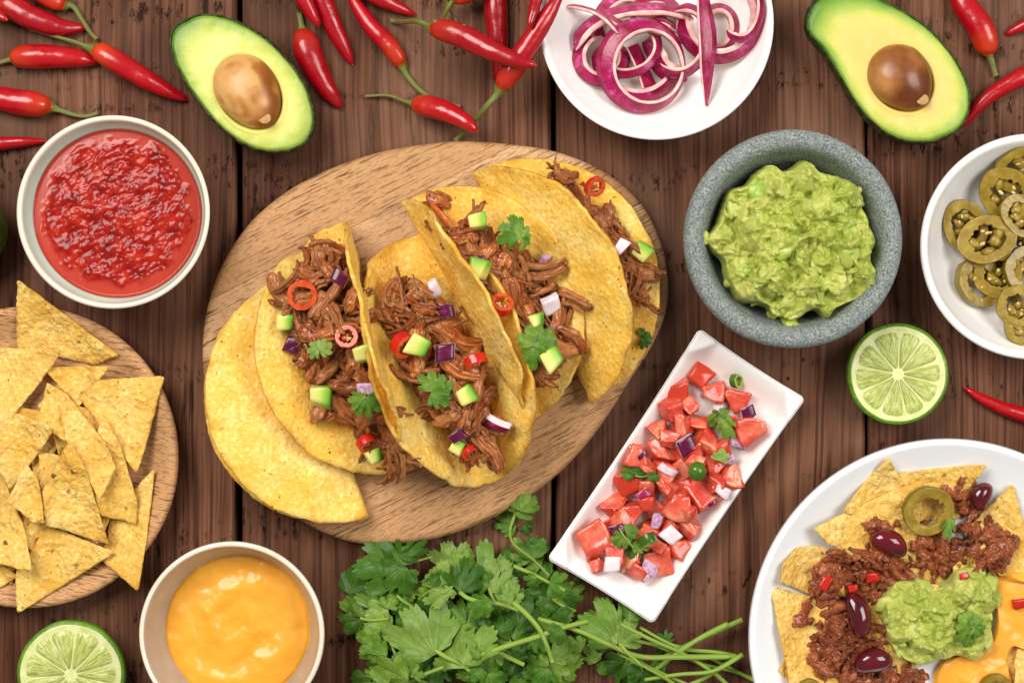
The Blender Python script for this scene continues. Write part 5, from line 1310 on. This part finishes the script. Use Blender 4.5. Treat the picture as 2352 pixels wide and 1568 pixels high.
# ---------------------------------------------------------------- chopped tomato salad on the tray
def tom_geo(seed):
    """a knife-cut wedge: one rounded skin side, flat cut faces"""
    r = np.random.default_rng(seed); g = sub_box(8, .035); V = g.V.copy(); V0 = V.copy()
    sk = V0[:, 2] > .499
    bul = .16 * (1 - (2 * V0[:, 0]) ** 2) + .12 * (1 - (2 * V0[:, 1]) ** 2); V[:, 2] = V[:, 2] * 1.0 + bul * (V0[:, 2] + .5)
    w = r.uniform(.15, 1.0); V[:, 0] *= w + (1 - w) * (V0[:, 2] + .5) ; V[:, 1] *= 1 + r.uniform(-.35, .35) * V0[:, 0] * 2
    V[:, 0] += V0[:, 1] * r.uniform(-.35, .35); V[:, 1] += V0[:, 2] * r.uniform(-.3, .3)
    V *= np.array([r.uniform(.85, 1.15), r.uniform(.8, 1.1), r.uniform(.55, .85)])
    V += .07 * np.stack([fbm(V0 * 2.2 + seed, 3, seed + a) for a in range(3)], 1)
    fc = V0[:, 2][g.Q].mean(1); g.mi = (fc < .47).astype(int); g.V = V - V.mean(0); g.tc = V0; return g
TG = unit([tom_geo(500 + i) for i in range(10)])
TM = [to_mesh(g, 'tomato_chunk', [MT['tomskin'], MT['tomflesh']]) for g in TG]
ts_ = icos(2); ts_.V = ts_.V * np.array([.0011, .0008, .0005]); TSM = to_mesh(ts_, 'seed', MT['seed'])
def Z1(x, y): return 1251.8 + x / 3.863, 746.5 + y / 3.863
def Z2(x, y): return 1251.8 + x / 3.863, 1033.6 + y / 3.863
toms = [(Z1, 1200, 600, 200), (Z1, 1380, 450, 170), (Z1, 1680, 640, 250), (Z1, 1130, 750, 220), (Z1, 990, 930, 170), (Z1, 1390, 880, 190), (Z1, 1830, 930, 270), (Z1, 790, 1150, 250), (Z1, 1200, 1170, 180), (Z1, 1480, 1230, 250), (Z1, 1180, 1280, 240),
        (Z1, 740, 1380, 200), (Z1, 1620, 1340, 240), (Z1, 900, 1420, 220), (Z2, 640, 480, 180), (Z2, 1000, 560, 200), (Z2, 1270, 660, 220), (Z2, 600, 650, 210), (Z2, 450, 830, 280), (Z2, 950, 720, 180), (Z2, 740, 960, 230), (Z2, 1010, 980, 220),
        (Z2, 1180, 840, 190), (Z2, 460, 1020, 130), (Z2, 830, 1060, 130), (Z2, 1010, 860, 160), (Z1, 1480, 590, 210), (Z1, 1210, 890, 240), (Z1, 1420, 1030, 200), (Z1, 1010, 1110, 240), (Z1, 1190, 1430, 250), (Z1, 1400, 1480, 250), (Z2, 790, 530, 240), (Z2, 1170, 490, 250), (Z1, 1340, 1090, 170), (Z1, 1630, 870, 170), (Z1, 1050, 1320, 200), (Z2, 1080, 330, 190)]
random.seed(31); toms += [(Z1, 1290, 720, 150), (Z1, 1540, 830, 150), (Z1, 1100, 1000, 160), (Z1, 1560, 1120, 160), (Z1, 900, 1270, 160), (Z1, 1330, 1230, 160), (Z1, 1500, 1400, 160), (Z2, 700, 640, 160), (Z2, 880, 800, 150), (Z2, 900, 460, 160), (Z2, 600, 860, 150), (Z2, 1120, 680, 150), (Z2, 1280, 560, 140), (Z2, 620, 920, 150)]
for q, (f, x, y, s) in enumerate(toms):
    px, py = f(x, y); i = q % 10
    m = rz(random.uniform(0, 6.28)) @ np.array(Euler((random.choice([0, 1.4, -1.4, 2.6, 3.1, 1.8]) + random.uniform(-.3, .3), random.uniform(-.4, .4), 0)).to_matrix()) * S(s / 3.863 * .97) / U_
    m4 = put(None, TG[i], m, px, py, .4, .30, 0, 7)
    to_ = tag(copy_of(TM[i], 'tomato_chunk', m4), 'chopped ripe tomato chunk piled on the narrow white tray', 'tomato', 'tomato chunks on the white tray')
    for q2 in range(random.choice([0, 0, 1, 2, 3])):
        so = bpy.data.objects.new('seed', TSM); sv = TG[i].V[random.randrange(len(TG[i].V))]; so.location = sv * .97; so.rotation_euler = (random.uniform(0, 6), random.uniform(0, 6), 0); so.scale = (1, 1, 1); link(so, to_)
GP = 'onion pieces in the tomato salad'
for f, x, y, s, i, col, rot, tl, lab in [
    (Z1, 1570, 722, 150, 3, 'onion_white', .25, 0, 'white onion strip at the base of the upright tomato wedge'), (Z1, 1808, 775, 130, 2, 'onion_dark', .5, .1, 'dark capped onion cube near the light patch end of the tray'),
    (Z1, 1255, 1065, 165, 2, 'onion_dark', .6, .1, 'largest dark purple onion cube in the tomato salad'), (Z1, 1715, 1040, 155, 1, 'onion_lilac', -.15, 0, 'pale lilac onion strip under a hanging cilantro leaflet'),
    (Z1, 865, 1150, 105, 4, 'onion_dark', .8, 0, 'small translucent purple onion chip above the dark parsley sprig'), (Z1, 1090, 1290, 175, 4, 'onion_white', -.5, .4, 'curved white onion sliver beside the dark sprig'),
    (Z1, 1655, 1190, 100, 1, 'onion_lilac', 1.1, 0, 'lilac onion piece next to the single loose leaflet'), (Z1, 1580, 1475, 145, 1, 'onion_white', -.6, .3, 'white onion wedge with purple edge by the tray side'),
    (Z2, 875, 392, 125, 1, 'onion_out', .5, 0, 'purple streaked onion piece between two tomato cubes'), (Z2, 995, 628, 150, 1, 'onion_lilac', 1.3, 0, 'lilac onion strip above the green pepper half ring'),
    (Z2, 655, 702, 130, 0, 'onion_dark', .4, 0, 'dark onion square behind the long stalked cilantro'), (Z2, 1120, 757, 160, 2, 'onion_white', -.7, 0, 'bright white onion cube beside the green pepper half ring'),
    (Z2, 600, 1015, 150, 2, 'onion_white', .05, 0, 'white onion cube at the end of the tomato salad'), (Z2, 935, 1050, 150, 0, 'onion_lilac', -.5, 0, 'lilac onion square at the end of the tomato salad'), (Z2, 905, 1135, 80, 4, 'onion_lilac', .9, 0, 'tiny lilac onion sliver lying on bare porcelain'),
    (Z2, 1490, 470, 90, 4, 'onion_dark', .6, 0, 'purple onion skin edge under a tomato cube')]:
    px, py = f(x, y); odice(i, col, px, py, s / 3.863, rot, lab, (tl, 0), GP)
pring('green_chili_slice', 3, *Z1(1700, 498), 22, 1.2, 'green chili ring standing on bare porcelain beside the tomato', 'chili', (.9, .3), RGG, 'pepgreenin', True, None, .1, 0, .3, .8, False, .02)
b = icos(4); v = b.V.copy(); b.V = v * np.array([S(21), S(22), S(20)]) * (1 + .06 * fbm(v * 2.2, 3, 8))[:, None]; b.V[:, :2] += W(*Z1(1350, 1297), .03)[:2]; settle_g(b, 0, .1, 1)
tag(obj('green_chili_tip', b, MT['pepgreen']), 'round glossy green chili tip among the tomato chunks', 'chili')
pring('green_chili_slice', 2, *Z2(912, 790), 26, .4, 'green chili half ring lying on its side near the salad end', 'chili', (1.35, .1), RGG, 'pepgreenin', True, None, .15, 0, .4, .75, False, .02)
GCI = 'cilantro in the tomato salad'
sprig('cilantro_leaf', 'cilantro sprig with one long hanging leaflet by the dark capped onion', [(*Z1(1555, 790), *Z1(1460, 900), 3, {'wid': .8}), (*Z1(1570, 800), *Z1(1660, 1040), 6, {'wid': .7}), (*Z1(1560, 790), *Z1(1640, 760), 1)], [], GCI)
sprig('cilantro_leaf', 'single loose veined cilantro leaflet on tomato', [(*Z1(1550, 1205), *Z1(1590, 1085), 1, {'mat': 'leafpale'})], [], GCI)
sprig('cilantro_leaf', 'dark folded cilantro sprig at the tray side of the salad', [(*Z1(800, 1330), *Z1(690, 1215), 3, {'mat': 'leafdark'}), (*Z1(810, 1340), *Z1(880, 1245), 1, {'mat': 'leafdark'}), (*Z1(905, 1330), *Z1(1045, 1365), 6, {'mat': 'leafdark', 'wid': .7})], [([Z1(800, 1335), Z1(860, 1345), Z1(915, 1330)], 2)], GCI)
sprig('cilantro_leaf', 'long stalked cilantro sprig over the salad end', [(*Z2(700, 760), *Z2(620, 880), 3), (*Z2(720, 740), *Z2(840, 700), 1), (*Z2(770, 850), *Z2(830, 1000), 6), (*Z2(780, 850), *Z2(930, 890), 2, {'wid': .7})], [([Z2(655, 685), Z2(700, 760), Z2(780, 860)], 2.6)], GCI)

# ---------------------------------------------------------------- nachos
LN = 'tortilla chip'
GN = 'chips on the nacho plate'
for q, (pl, cu, ax, lab) in enumerate([
    ([(2000, 1270), (2330, 1260), (2200, 1560)], .003, .4, 'tortilla chip buried under the guacamole dollop'), ([(1880, 1420), (2150, 1330), (2080, 1600)], .003, 1.0, 'tortilla chip buried under the mince and guacamole'),
    ([(2200, 1560), (2450, 1380), (2420, 1640)], .003, .2, 'tortilla chip lying under the melted cheese'),
    ([(2037, 1046), (2078, 1115), (1985, 1200), (1935, 1172)], .003, .6, 'upright pointed tortilla chip standing behind the pepper slice'),
    ([(2058, 1086), (2259, 1063), (2230, 1110), (2210, 1195), (2090, 1200)], .004, .3, 'long tortilla chip nearest the far plate rim'),
    ([(1820, 1490), (1870, 1520), (1840, 1600), (1790, 1540)], .003, .3, 'small tortilla chip corner under the large speckled one'),
    ([(1830, 1256), (1880, 1252), (1925, 1270), (1945, 1372), (1880, 1375), (1789, 1335), (1795, 1290)], .006, .2, 'rounded tortilla chip at the plate side of the mince'),
    ([(1864, 1210), (2113, 1096), (2110, 1295), (1985, 1290), (1895, 1245)], .004, .5, 'large tortilla chip under the pepper slice and bean'),
    ([(1764, 1337), (1810, 1355), (1905, 1385), (1965, 1600), (1815, 1590)], .003, .8, 'large speckled tortilla chip along the plate side, mince on it'),
    ([(2323, 1111), (2356, 1210), (2380, 1340), (2290, 1320), (2222, 1215)], .004, 1.0, 'tall tortilla chip beyond the beans at the picture edge'),
    ([(2257, 1242), (2262, 1300), (2190, 1330), (2185, 1300)], .003, .4, 'tip of a tortilla chip poking out of the mince'),
    ([(2335, 1490), (2420, 1480), (2400, 1600), (2322, 1580)], .003, .4, 'tortilla chip at the corner beside the cheese')]):
    chip(pl, 400 + q, lab, GN, cu, ax, .45)
# melted cheese
def f_nch(x, y, e):
    P = np.c_[x, y, x * 0]; i, j = cell(P); base = HM[i, j]
    return np.maximum(base, .010) + .0022 * sm(0, .25, e) - .003 * (1 - sm(0, .06, e)) + .0012 * fbm(P / .012, 3, 9), x * 0 + 1
g = heap([(2292, 1330), (2330, 1310), (2400, 1330), (2440, 1420), (2400, 1500), (2340, 1490), (2320, 1540), (2330, 1600), (2240, 1620), (2160, 1590), (2170, 1530), (2240, 1500), (2290, 1470), (2300, 1400)], .02, f_nch, 50, 160)
k5 = np.ones(7) / 7; Zg = g.V[:, 2].reshape(50, 160); Zg = np.apply_along_axis(lambda r: np.convolve(np.r_[r[-3:], r, r[:3]], k5, 'valid'), 1, Zg); g.V[:, 2] = Zg.ravel() + .001; lay_g(g)
tag(obj('melted_cheese', g, MT['cheese']), 'orange melted cheese poured over the nachos beside the guacamole', 'cheese')
# minced beef
def crumb(seed):
    r = np.random.default_rng(seed)
    if seed % 3:
        n = 9; h = np.cumsum(r.normal(0, .28, n)); L = r.uniform(.008, .020)
        p = np.cumsum(np.stack([np.cos(h), np.sin(h), r.normal(0, .2, n)], 1), 0) * L / n; p -= p.mean(0)
        g = tube(catmull(p, 18), .0020 * r.uniform(.7, 1.2) * np.interp(np.linspace(0, 1, 18), [0, .1, .5, .9, 1], [.45, .9, 1, .9, .45]), 12, .85, seed=seed, ridge=.15)
    else:
        g = icos(3); g.V = g.V * np.array([.0042, .0034, .0028]) * r.uniform(.6, 1.2); g.tc = g.V * 300
    V0 = g.V.copy(); f1, _ = worley(V0 / .0022, seed)
    g.V = V0 + .0011 * np.stack([fbm(V0 / .002, 3, seed + k) for k in range(3)], 1); g.V *= (1 + (.5 - f1) * .55)[:, None]
    if g.k is None: g.k = np.zeros(len(g.V))
    return g
CR = [crumb(700 + i) for i in range(16)]; CRM = [to_mesh(g, 'crumb', MT['beef']) for g in CR]
def mince(label, spots, seed):
    random.seed(seed); c = W(spots[0][0], spots[0][1], .03); root = thing('minced_beef', (c[0], c[1], .012), label, 'meat', 'mince on the nachos')
    for x, y, sx, sy, n in spots:
        for q in range(int(n * 1.15)):
            a = random.uniform(0, 6.28); rr = math.sqrt(random.random()); px, py = x + sx * rr * math.cos(a), y + sy * rr * math.sin(a)
            i = random.randrange(16); m = rrand() if i % 2 == 0 else rz(random.uniform(0, 6.28)) @ np.array(Euler((0, random.uniform(-.5, .5), 0)).to_matrix())
            m4 = put(None, CR[i], m * random.choice([.7, .9, 1.1, 1.3, 1.6]), px, py, .4, .62, -.0006, 5); copy_of(CRM[i], 'crumb', m4, root)
mince('largest heap of browned mince between the two big beans', [(1975, 1310, 85, 55, 60), (1900, 1350, 30, 40, 14), (2030, 1330, 60, 50, 26)], 3)
mince('browned mince around the pepper slice and small leaf', [(2150, 1265, 60, 55, 44), (2200, 1140, 45, 28, 14), (2225, 1180, 25, 25, 8)], 4)
mince('browned mince heap beside the tall chip', [(2285, 1265, 48, 45, 36), (2250, 1215, 50, 20, 10)], 5)
mince('browned mince below the tall bean, spilling over the large speckled chip', [(1925, 1450, 60, 60, 46), (1920, 1520, 55, 45, 34), (2000, 1470, 35, 40, 16), (1990, 1555, 60, 30, 26), (2080, 1560, 50, 20, 16)], 6)
mince('few strips of mince above the reclining bean', [(2030, 1205, 45, 10, 8)], 7)
mince('one loose crumb of mince on the large speckled chip', [(1838, 1424, 3, 3, 2)], 8)
# guacamole on the nachos
g2o = [(2030, 1385), (2070, 1345), (2110, 1340), (2150, 1350), (2195, 1345), (2215, 1315), (2260, 1306), (2292, 1330), (2296, 1370), (2300, 1410), (2302, 1460), (2295, 1500), (2262, 1532), (2225, 1520), (2170, 1528), (2120, 1542), (2070, 1510), (2045, 1470), (2038, 1430)]
zb_ = hm_avg(*W(2170, 1440, .03)[:2], .02, .8)
g = heap(g2o, .034, f_guac(zb_ + .014, zb_ + .005, .0048, 91, .012), 90, 300, wig=.06, seed=9, xy=.002); lay_g(g)
gd = tag(obj('guacamole_dollop', g, MT['guac']), 'dollop of lumpy guacamole on the nachos beside melted cheese', 'guacamole'); guac_lumps(gd, g2o, 20, 6, zb_ + .008)
# kidney beans
def bean(px, py, L, w, rot, label):
    b = icos(4); v = b.V; V = np.c_[v[:, 0] * L / 2, v[:, 1] * w / 2, v[:, 2] * w * .46]
    V[:, 0] = np.sign(v[:, 0]) * np.abs(v[:, 0]) ** .9 * L / 2; V[:, 1] += .16 * w * (1 - (2 * V[:, 0] / L) ** 2) - .1 * w
    V[:, 1] *= 1 - .0; V = V * (1 + .02 * fbm(v * 2, 2, int(px)))[:, None]
    z = hm_avg(*W(px, py, .03)[:2], .006, .7); b.V = (V * S(1.1, z)) @ rz(rot).T; b.V[:, :2] += W(px, py, z + .004)[:2]
    settle_g(b, .4, .12, 7); tag(obj('kidney_bean', b, MT['bean']), label, 'bean', 'kidney beans on the nachos')
bean(2042, 1246, 84, 50, -.45, 'dark red kidney bean reclining on a chip near the pepper slice')
bean(1969, 1409, 96, 50, -1.35, 'tall dark red kidney bean standing between the mince heaps')
bean(2006, 1518, 82, 50, .15, 'dark red kidney bean below the guacamole dollop')
bean(2256, 1140, 62, 44, 1.2, 'dark red kidney bean by the far plate rim')
pring('pepper_slice', 4, 2130, 1172, 58, .3, 'large olive pepper ring on top of the nachos', 'pepper', (.0, .0), RGP, 'pepin', False, 'pepper rings on the nachos', .04, 0, .4, 1.05, False, .04)
pring('pepper_slice', 5, 1862, 1592, 34, .3, 'olive pepper ring just cut off by the picture bottom near the large chip', 'pepper', (.2, .0), RGP, 'pepin', True, 'pepper rings on the nachos', .2, 0, .4, 1.0, False, .03)
pring('pepper_slice', 5, 2290, 1585, 42, .9, 'olive pepper ring just cut off below the melted cheese', 'pepper', (.2, .0), RGP, 'pepin', True, 'pepper rings on the nachos', .2, 0, .4, 1.0, False, .03)
RB = unit([cube_geo(40 + i, 1, .6, .5) for i in range(3)]); RBM = [to_mesh(g, 'red_pepper_bit', MT['redbit']) for g in RB]
for q, (x, y, s, r, lab) in enumerate([(2005, 1326, 34, .2, 'glossy red pepper bit in the largest mince heap'), (1897, 1338, 34, 1.0, 'red pepper bit at the plate side of the mince'), (1962, 1352, 24, .3, 'small red pepper bit beside the tall bean'), (2345, 1385, 34, .2, 'red pepper bit on the melted cheese'), (2215, 1322, 22, .3, 'red pepper bit above the guacamole dollop')]):
    single('red_pepper_bit', RB, RBM, q % 3, x, y, S(s, .03), r, lab, 'pepper', 'red pepper bits on the nachos')
sprig('cilantro_leaf', 'tiny pale cilantro tip hanging off the olive pepper ring', [(2184, 1190, 2176, 1246, 6, {'wid': .55, 'mat': 'leafpale'})], [], 'cilantro on the nachos')
sprig('cilantro_leaf', 'cilantro leaf lying on the guacamole dollop', [(2236, 1440, 2200, 1410, 1, {'mat': 'leaf'}), (2236, 1442, 2264, 1418, 0), (2234, 1446, 2208, 1484, 4), (2236, 1442, 2262, 1458, 3)], [([(2232, 1436), (2236, 1446), (2226, 1462)], 2)], 'cilantro on the nachos')

# ---------------------------------------------------------------- the bunch of cilantro
def V8(x, y): return 763.7 + x / 3.409, 1108.2 + y / 3.409
random.seed(77)
region = [(790, 1330), (820, 1270), (900, 1260), (1000, 1245), (1120, 1250), (1190, 1260), (1260, 1290), (1330, 1340), (1400, 1400), (1480, 1450), (1530, 1490), (1540, 1600), (820, 1600), (800, 1500), (810, 1420)]
GB = 'sprigs of the cilantro bunch'
def V9(*p): return [c for a in zip(p[::2], p[1::2]) for c in V8(*a)]
# what lies underneath: sprigs of darker leaves
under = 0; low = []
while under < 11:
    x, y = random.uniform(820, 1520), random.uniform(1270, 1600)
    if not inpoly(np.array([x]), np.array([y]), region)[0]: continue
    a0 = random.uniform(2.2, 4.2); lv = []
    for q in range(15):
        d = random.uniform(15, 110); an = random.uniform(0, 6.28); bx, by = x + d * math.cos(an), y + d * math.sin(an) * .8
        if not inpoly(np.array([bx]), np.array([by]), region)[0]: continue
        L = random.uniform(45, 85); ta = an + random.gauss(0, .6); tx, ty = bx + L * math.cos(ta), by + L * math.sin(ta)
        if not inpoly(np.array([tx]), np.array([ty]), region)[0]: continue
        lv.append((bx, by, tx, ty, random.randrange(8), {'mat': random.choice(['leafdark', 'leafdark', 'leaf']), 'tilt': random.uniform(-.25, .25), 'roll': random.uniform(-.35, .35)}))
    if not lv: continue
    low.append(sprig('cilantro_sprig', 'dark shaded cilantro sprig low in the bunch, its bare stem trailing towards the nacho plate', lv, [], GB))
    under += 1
st = lambda *p: [tuple(V8(*a)) for a in zip(p[::2], p[1::2])]
def bunch(label, leaves, stems):
    L = []
    for l in leaves:
        b = V8(l[0], l[1]); t = V8(l[2], l[3]); L.append((*b, *t, l[4], dict({'mat': 'leaf'}, **(l[5] if len(l) > 5 else {}))))
    sprig('cilantro_sprig', label, L, stems, GB)
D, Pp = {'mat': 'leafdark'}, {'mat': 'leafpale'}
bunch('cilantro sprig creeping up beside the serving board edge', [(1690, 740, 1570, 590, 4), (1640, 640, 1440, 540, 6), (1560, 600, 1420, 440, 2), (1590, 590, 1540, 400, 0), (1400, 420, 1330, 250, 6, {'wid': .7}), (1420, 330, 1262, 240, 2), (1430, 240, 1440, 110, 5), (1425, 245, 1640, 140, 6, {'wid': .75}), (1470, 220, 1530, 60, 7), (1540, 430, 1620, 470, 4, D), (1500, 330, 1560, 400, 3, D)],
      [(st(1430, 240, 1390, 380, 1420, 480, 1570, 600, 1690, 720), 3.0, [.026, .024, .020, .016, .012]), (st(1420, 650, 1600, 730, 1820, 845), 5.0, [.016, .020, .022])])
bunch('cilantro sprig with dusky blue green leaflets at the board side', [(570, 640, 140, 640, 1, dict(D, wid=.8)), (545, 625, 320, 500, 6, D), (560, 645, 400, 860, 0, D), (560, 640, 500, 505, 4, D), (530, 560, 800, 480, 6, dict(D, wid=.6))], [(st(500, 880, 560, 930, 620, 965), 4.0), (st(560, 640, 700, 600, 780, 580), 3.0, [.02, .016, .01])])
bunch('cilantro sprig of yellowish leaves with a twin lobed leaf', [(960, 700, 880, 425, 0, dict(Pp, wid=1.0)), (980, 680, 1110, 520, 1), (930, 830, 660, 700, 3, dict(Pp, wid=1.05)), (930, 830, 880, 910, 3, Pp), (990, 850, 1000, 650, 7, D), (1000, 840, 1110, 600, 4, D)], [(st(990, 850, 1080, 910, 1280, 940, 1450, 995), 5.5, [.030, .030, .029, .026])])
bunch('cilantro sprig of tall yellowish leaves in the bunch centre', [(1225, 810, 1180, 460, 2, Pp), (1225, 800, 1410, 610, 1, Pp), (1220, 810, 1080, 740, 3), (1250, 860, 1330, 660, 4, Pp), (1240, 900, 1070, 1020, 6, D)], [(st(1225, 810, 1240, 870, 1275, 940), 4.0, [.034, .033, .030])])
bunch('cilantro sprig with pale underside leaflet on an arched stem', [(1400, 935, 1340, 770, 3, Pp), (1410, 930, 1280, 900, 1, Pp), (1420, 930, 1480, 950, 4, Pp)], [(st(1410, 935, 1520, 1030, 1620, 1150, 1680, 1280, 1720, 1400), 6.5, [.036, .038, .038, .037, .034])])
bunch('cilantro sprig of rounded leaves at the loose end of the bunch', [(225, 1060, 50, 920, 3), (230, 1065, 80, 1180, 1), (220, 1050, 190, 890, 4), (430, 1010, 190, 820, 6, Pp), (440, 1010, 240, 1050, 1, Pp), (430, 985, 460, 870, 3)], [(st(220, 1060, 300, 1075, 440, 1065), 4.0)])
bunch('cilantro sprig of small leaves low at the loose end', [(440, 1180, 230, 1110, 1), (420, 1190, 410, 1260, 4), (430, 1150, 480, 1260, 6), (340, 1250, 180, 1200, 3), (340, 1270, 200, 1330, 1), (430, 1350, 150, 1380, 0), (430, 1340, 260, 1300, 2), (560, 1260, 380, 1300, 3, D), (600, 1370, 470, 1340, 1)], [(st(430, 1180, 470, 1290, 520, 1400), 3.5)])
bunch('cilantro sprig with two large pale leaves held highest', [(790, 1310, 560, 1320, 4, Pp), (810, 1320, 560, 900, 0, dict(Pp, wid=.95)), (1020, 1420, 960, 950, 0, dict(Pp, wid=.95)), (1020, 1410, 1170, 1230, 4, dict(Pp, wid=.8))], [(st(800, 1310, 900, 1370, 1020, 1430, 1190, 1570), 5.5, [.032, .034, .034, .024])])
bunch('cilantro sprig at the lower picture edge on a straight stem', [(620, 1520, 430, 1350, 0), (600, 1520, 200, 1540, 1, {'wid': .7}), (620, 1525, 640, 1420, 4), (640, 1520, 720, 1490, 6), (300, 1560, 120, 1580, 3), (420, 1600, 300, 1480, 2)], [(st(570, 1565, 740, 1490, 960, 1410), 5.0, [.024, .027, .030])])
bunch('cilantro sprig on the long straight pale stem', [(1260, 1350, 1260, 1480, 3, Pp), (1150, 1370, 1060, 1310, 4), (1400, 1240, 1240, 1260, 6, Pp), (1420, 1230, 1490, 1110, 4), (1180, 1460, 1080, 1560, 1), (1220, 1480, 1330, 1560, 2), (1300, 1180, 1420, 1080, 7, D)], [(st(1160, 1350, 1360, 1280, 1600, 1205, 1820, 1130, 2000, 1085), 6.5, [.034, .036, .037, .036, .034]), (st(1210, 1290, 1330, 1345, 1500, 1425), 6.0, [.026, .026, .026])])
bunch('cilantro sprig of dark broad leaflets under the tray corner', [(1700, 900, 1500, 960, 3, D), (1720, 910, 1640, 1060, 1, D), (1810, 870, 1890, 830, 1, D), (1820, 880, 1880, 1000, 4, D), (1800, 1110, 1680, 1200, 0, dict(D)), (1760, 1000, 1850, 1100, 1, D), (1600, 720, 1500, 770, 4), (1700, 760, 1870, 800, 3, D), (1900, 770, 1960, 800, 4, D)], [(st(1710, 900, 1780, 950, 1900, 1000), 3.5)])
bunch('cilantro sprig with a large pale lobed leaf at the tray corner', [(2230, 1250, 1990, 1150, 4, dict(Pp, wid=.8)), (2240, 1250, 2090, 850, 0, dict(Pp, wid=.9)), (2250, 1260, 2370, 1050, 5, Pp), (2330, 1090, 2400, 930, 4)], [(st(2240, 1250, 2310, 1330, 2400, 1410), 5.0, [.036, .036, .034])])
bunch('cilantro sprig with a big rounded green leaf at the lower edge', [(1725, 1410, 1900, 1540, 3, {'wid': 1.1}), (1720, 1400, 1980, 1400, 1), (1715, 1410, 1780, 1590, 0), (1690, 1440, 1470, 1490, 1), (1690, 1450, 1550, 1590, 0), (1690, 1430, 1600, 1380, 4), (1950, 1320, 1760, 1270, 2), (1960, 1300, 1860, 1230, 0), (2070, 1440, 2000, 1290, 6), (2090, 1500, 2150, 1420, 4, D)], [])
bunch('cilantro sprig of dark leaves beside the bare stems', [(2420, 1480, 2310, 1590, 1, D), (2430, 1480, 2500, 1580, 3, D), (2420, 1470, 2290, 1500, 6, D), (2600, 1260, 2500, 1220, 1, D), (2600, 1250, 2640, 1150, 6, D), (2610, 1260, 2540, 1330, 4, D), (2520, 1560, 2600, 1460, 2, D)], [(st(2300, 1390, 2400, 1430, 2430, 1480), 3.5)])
for q, (pts, r, z) in enumerate([
    ([(1236, 1420), (1330, 1448), (1400, 1480), (1470, 1507), (1560, 1508), (1690, 1507)], 7.0, [.030, .034, .030, .022, .016, .010]),
    ([(1420, 1430), (1500, 1470), (1568, 1500), (1640, 1545), (1690, 1590)], 6.0, [.026, .022, .014, .010, .006]),
    ([(1420, 1500), (1480, 1530), (1530, 1558), (1590, 1600)], 5.5, [.026, .02, .014, .008]),
    ([(1500, 1540), (1568, 1490), (1620, 1458), (1672, 1432)], 7.5, [.012, .014, .016, .016]),
    ([(1520, 1510), (1590, 1475), (1650, 1447), (1705, 1423)], 7.0, [.008, .009, .010, .010]),
    ([(1460, 1470), (1550, 1488), (1640, 1496), (1685, 1504)], 5.5, [.016, .012, .010, .009]),
    ([(1480, 1560), (1560, 1548), (1640, 1540), (1706, 1502)], 6.5, [.014, .014, .016, .016]),
    ([(1540, 1590), (1610, 1560), (1660, 1530), (1708, 1503)], 7.0, [.008, .009, .012, .014]),
    ([(1470, 1440), (1540, 1478), (1600, 1495), (1730, 1560)], 5.0, [.010, .008, .006, .004]),
    ([(1500, 1480), (1600, 1520), (1680, 1540), (1740, 1560)], 4.5, [.005, .004, .004, .004]),
    ([(1450, 1510), (1520, 1545), (1600, 1580)], 5.0, [.02, .012, .008])]):
    P = catmull(np.array(pts, float), 30); zz = np.interp(np.linspace(0, 1, 30), np.linspace(0, 1, len(z)), z)
    X = np.array([W(p[0], p[1], h) for p, h in zip(P, zz)]); g = tube(X, S(r) * .85 * np.linspace(.8, 1.05, 30), 10, ridge=.15, seed=q + 50); lay_g(g)
    obj('stem', g, MT['cilstem'], low[q])
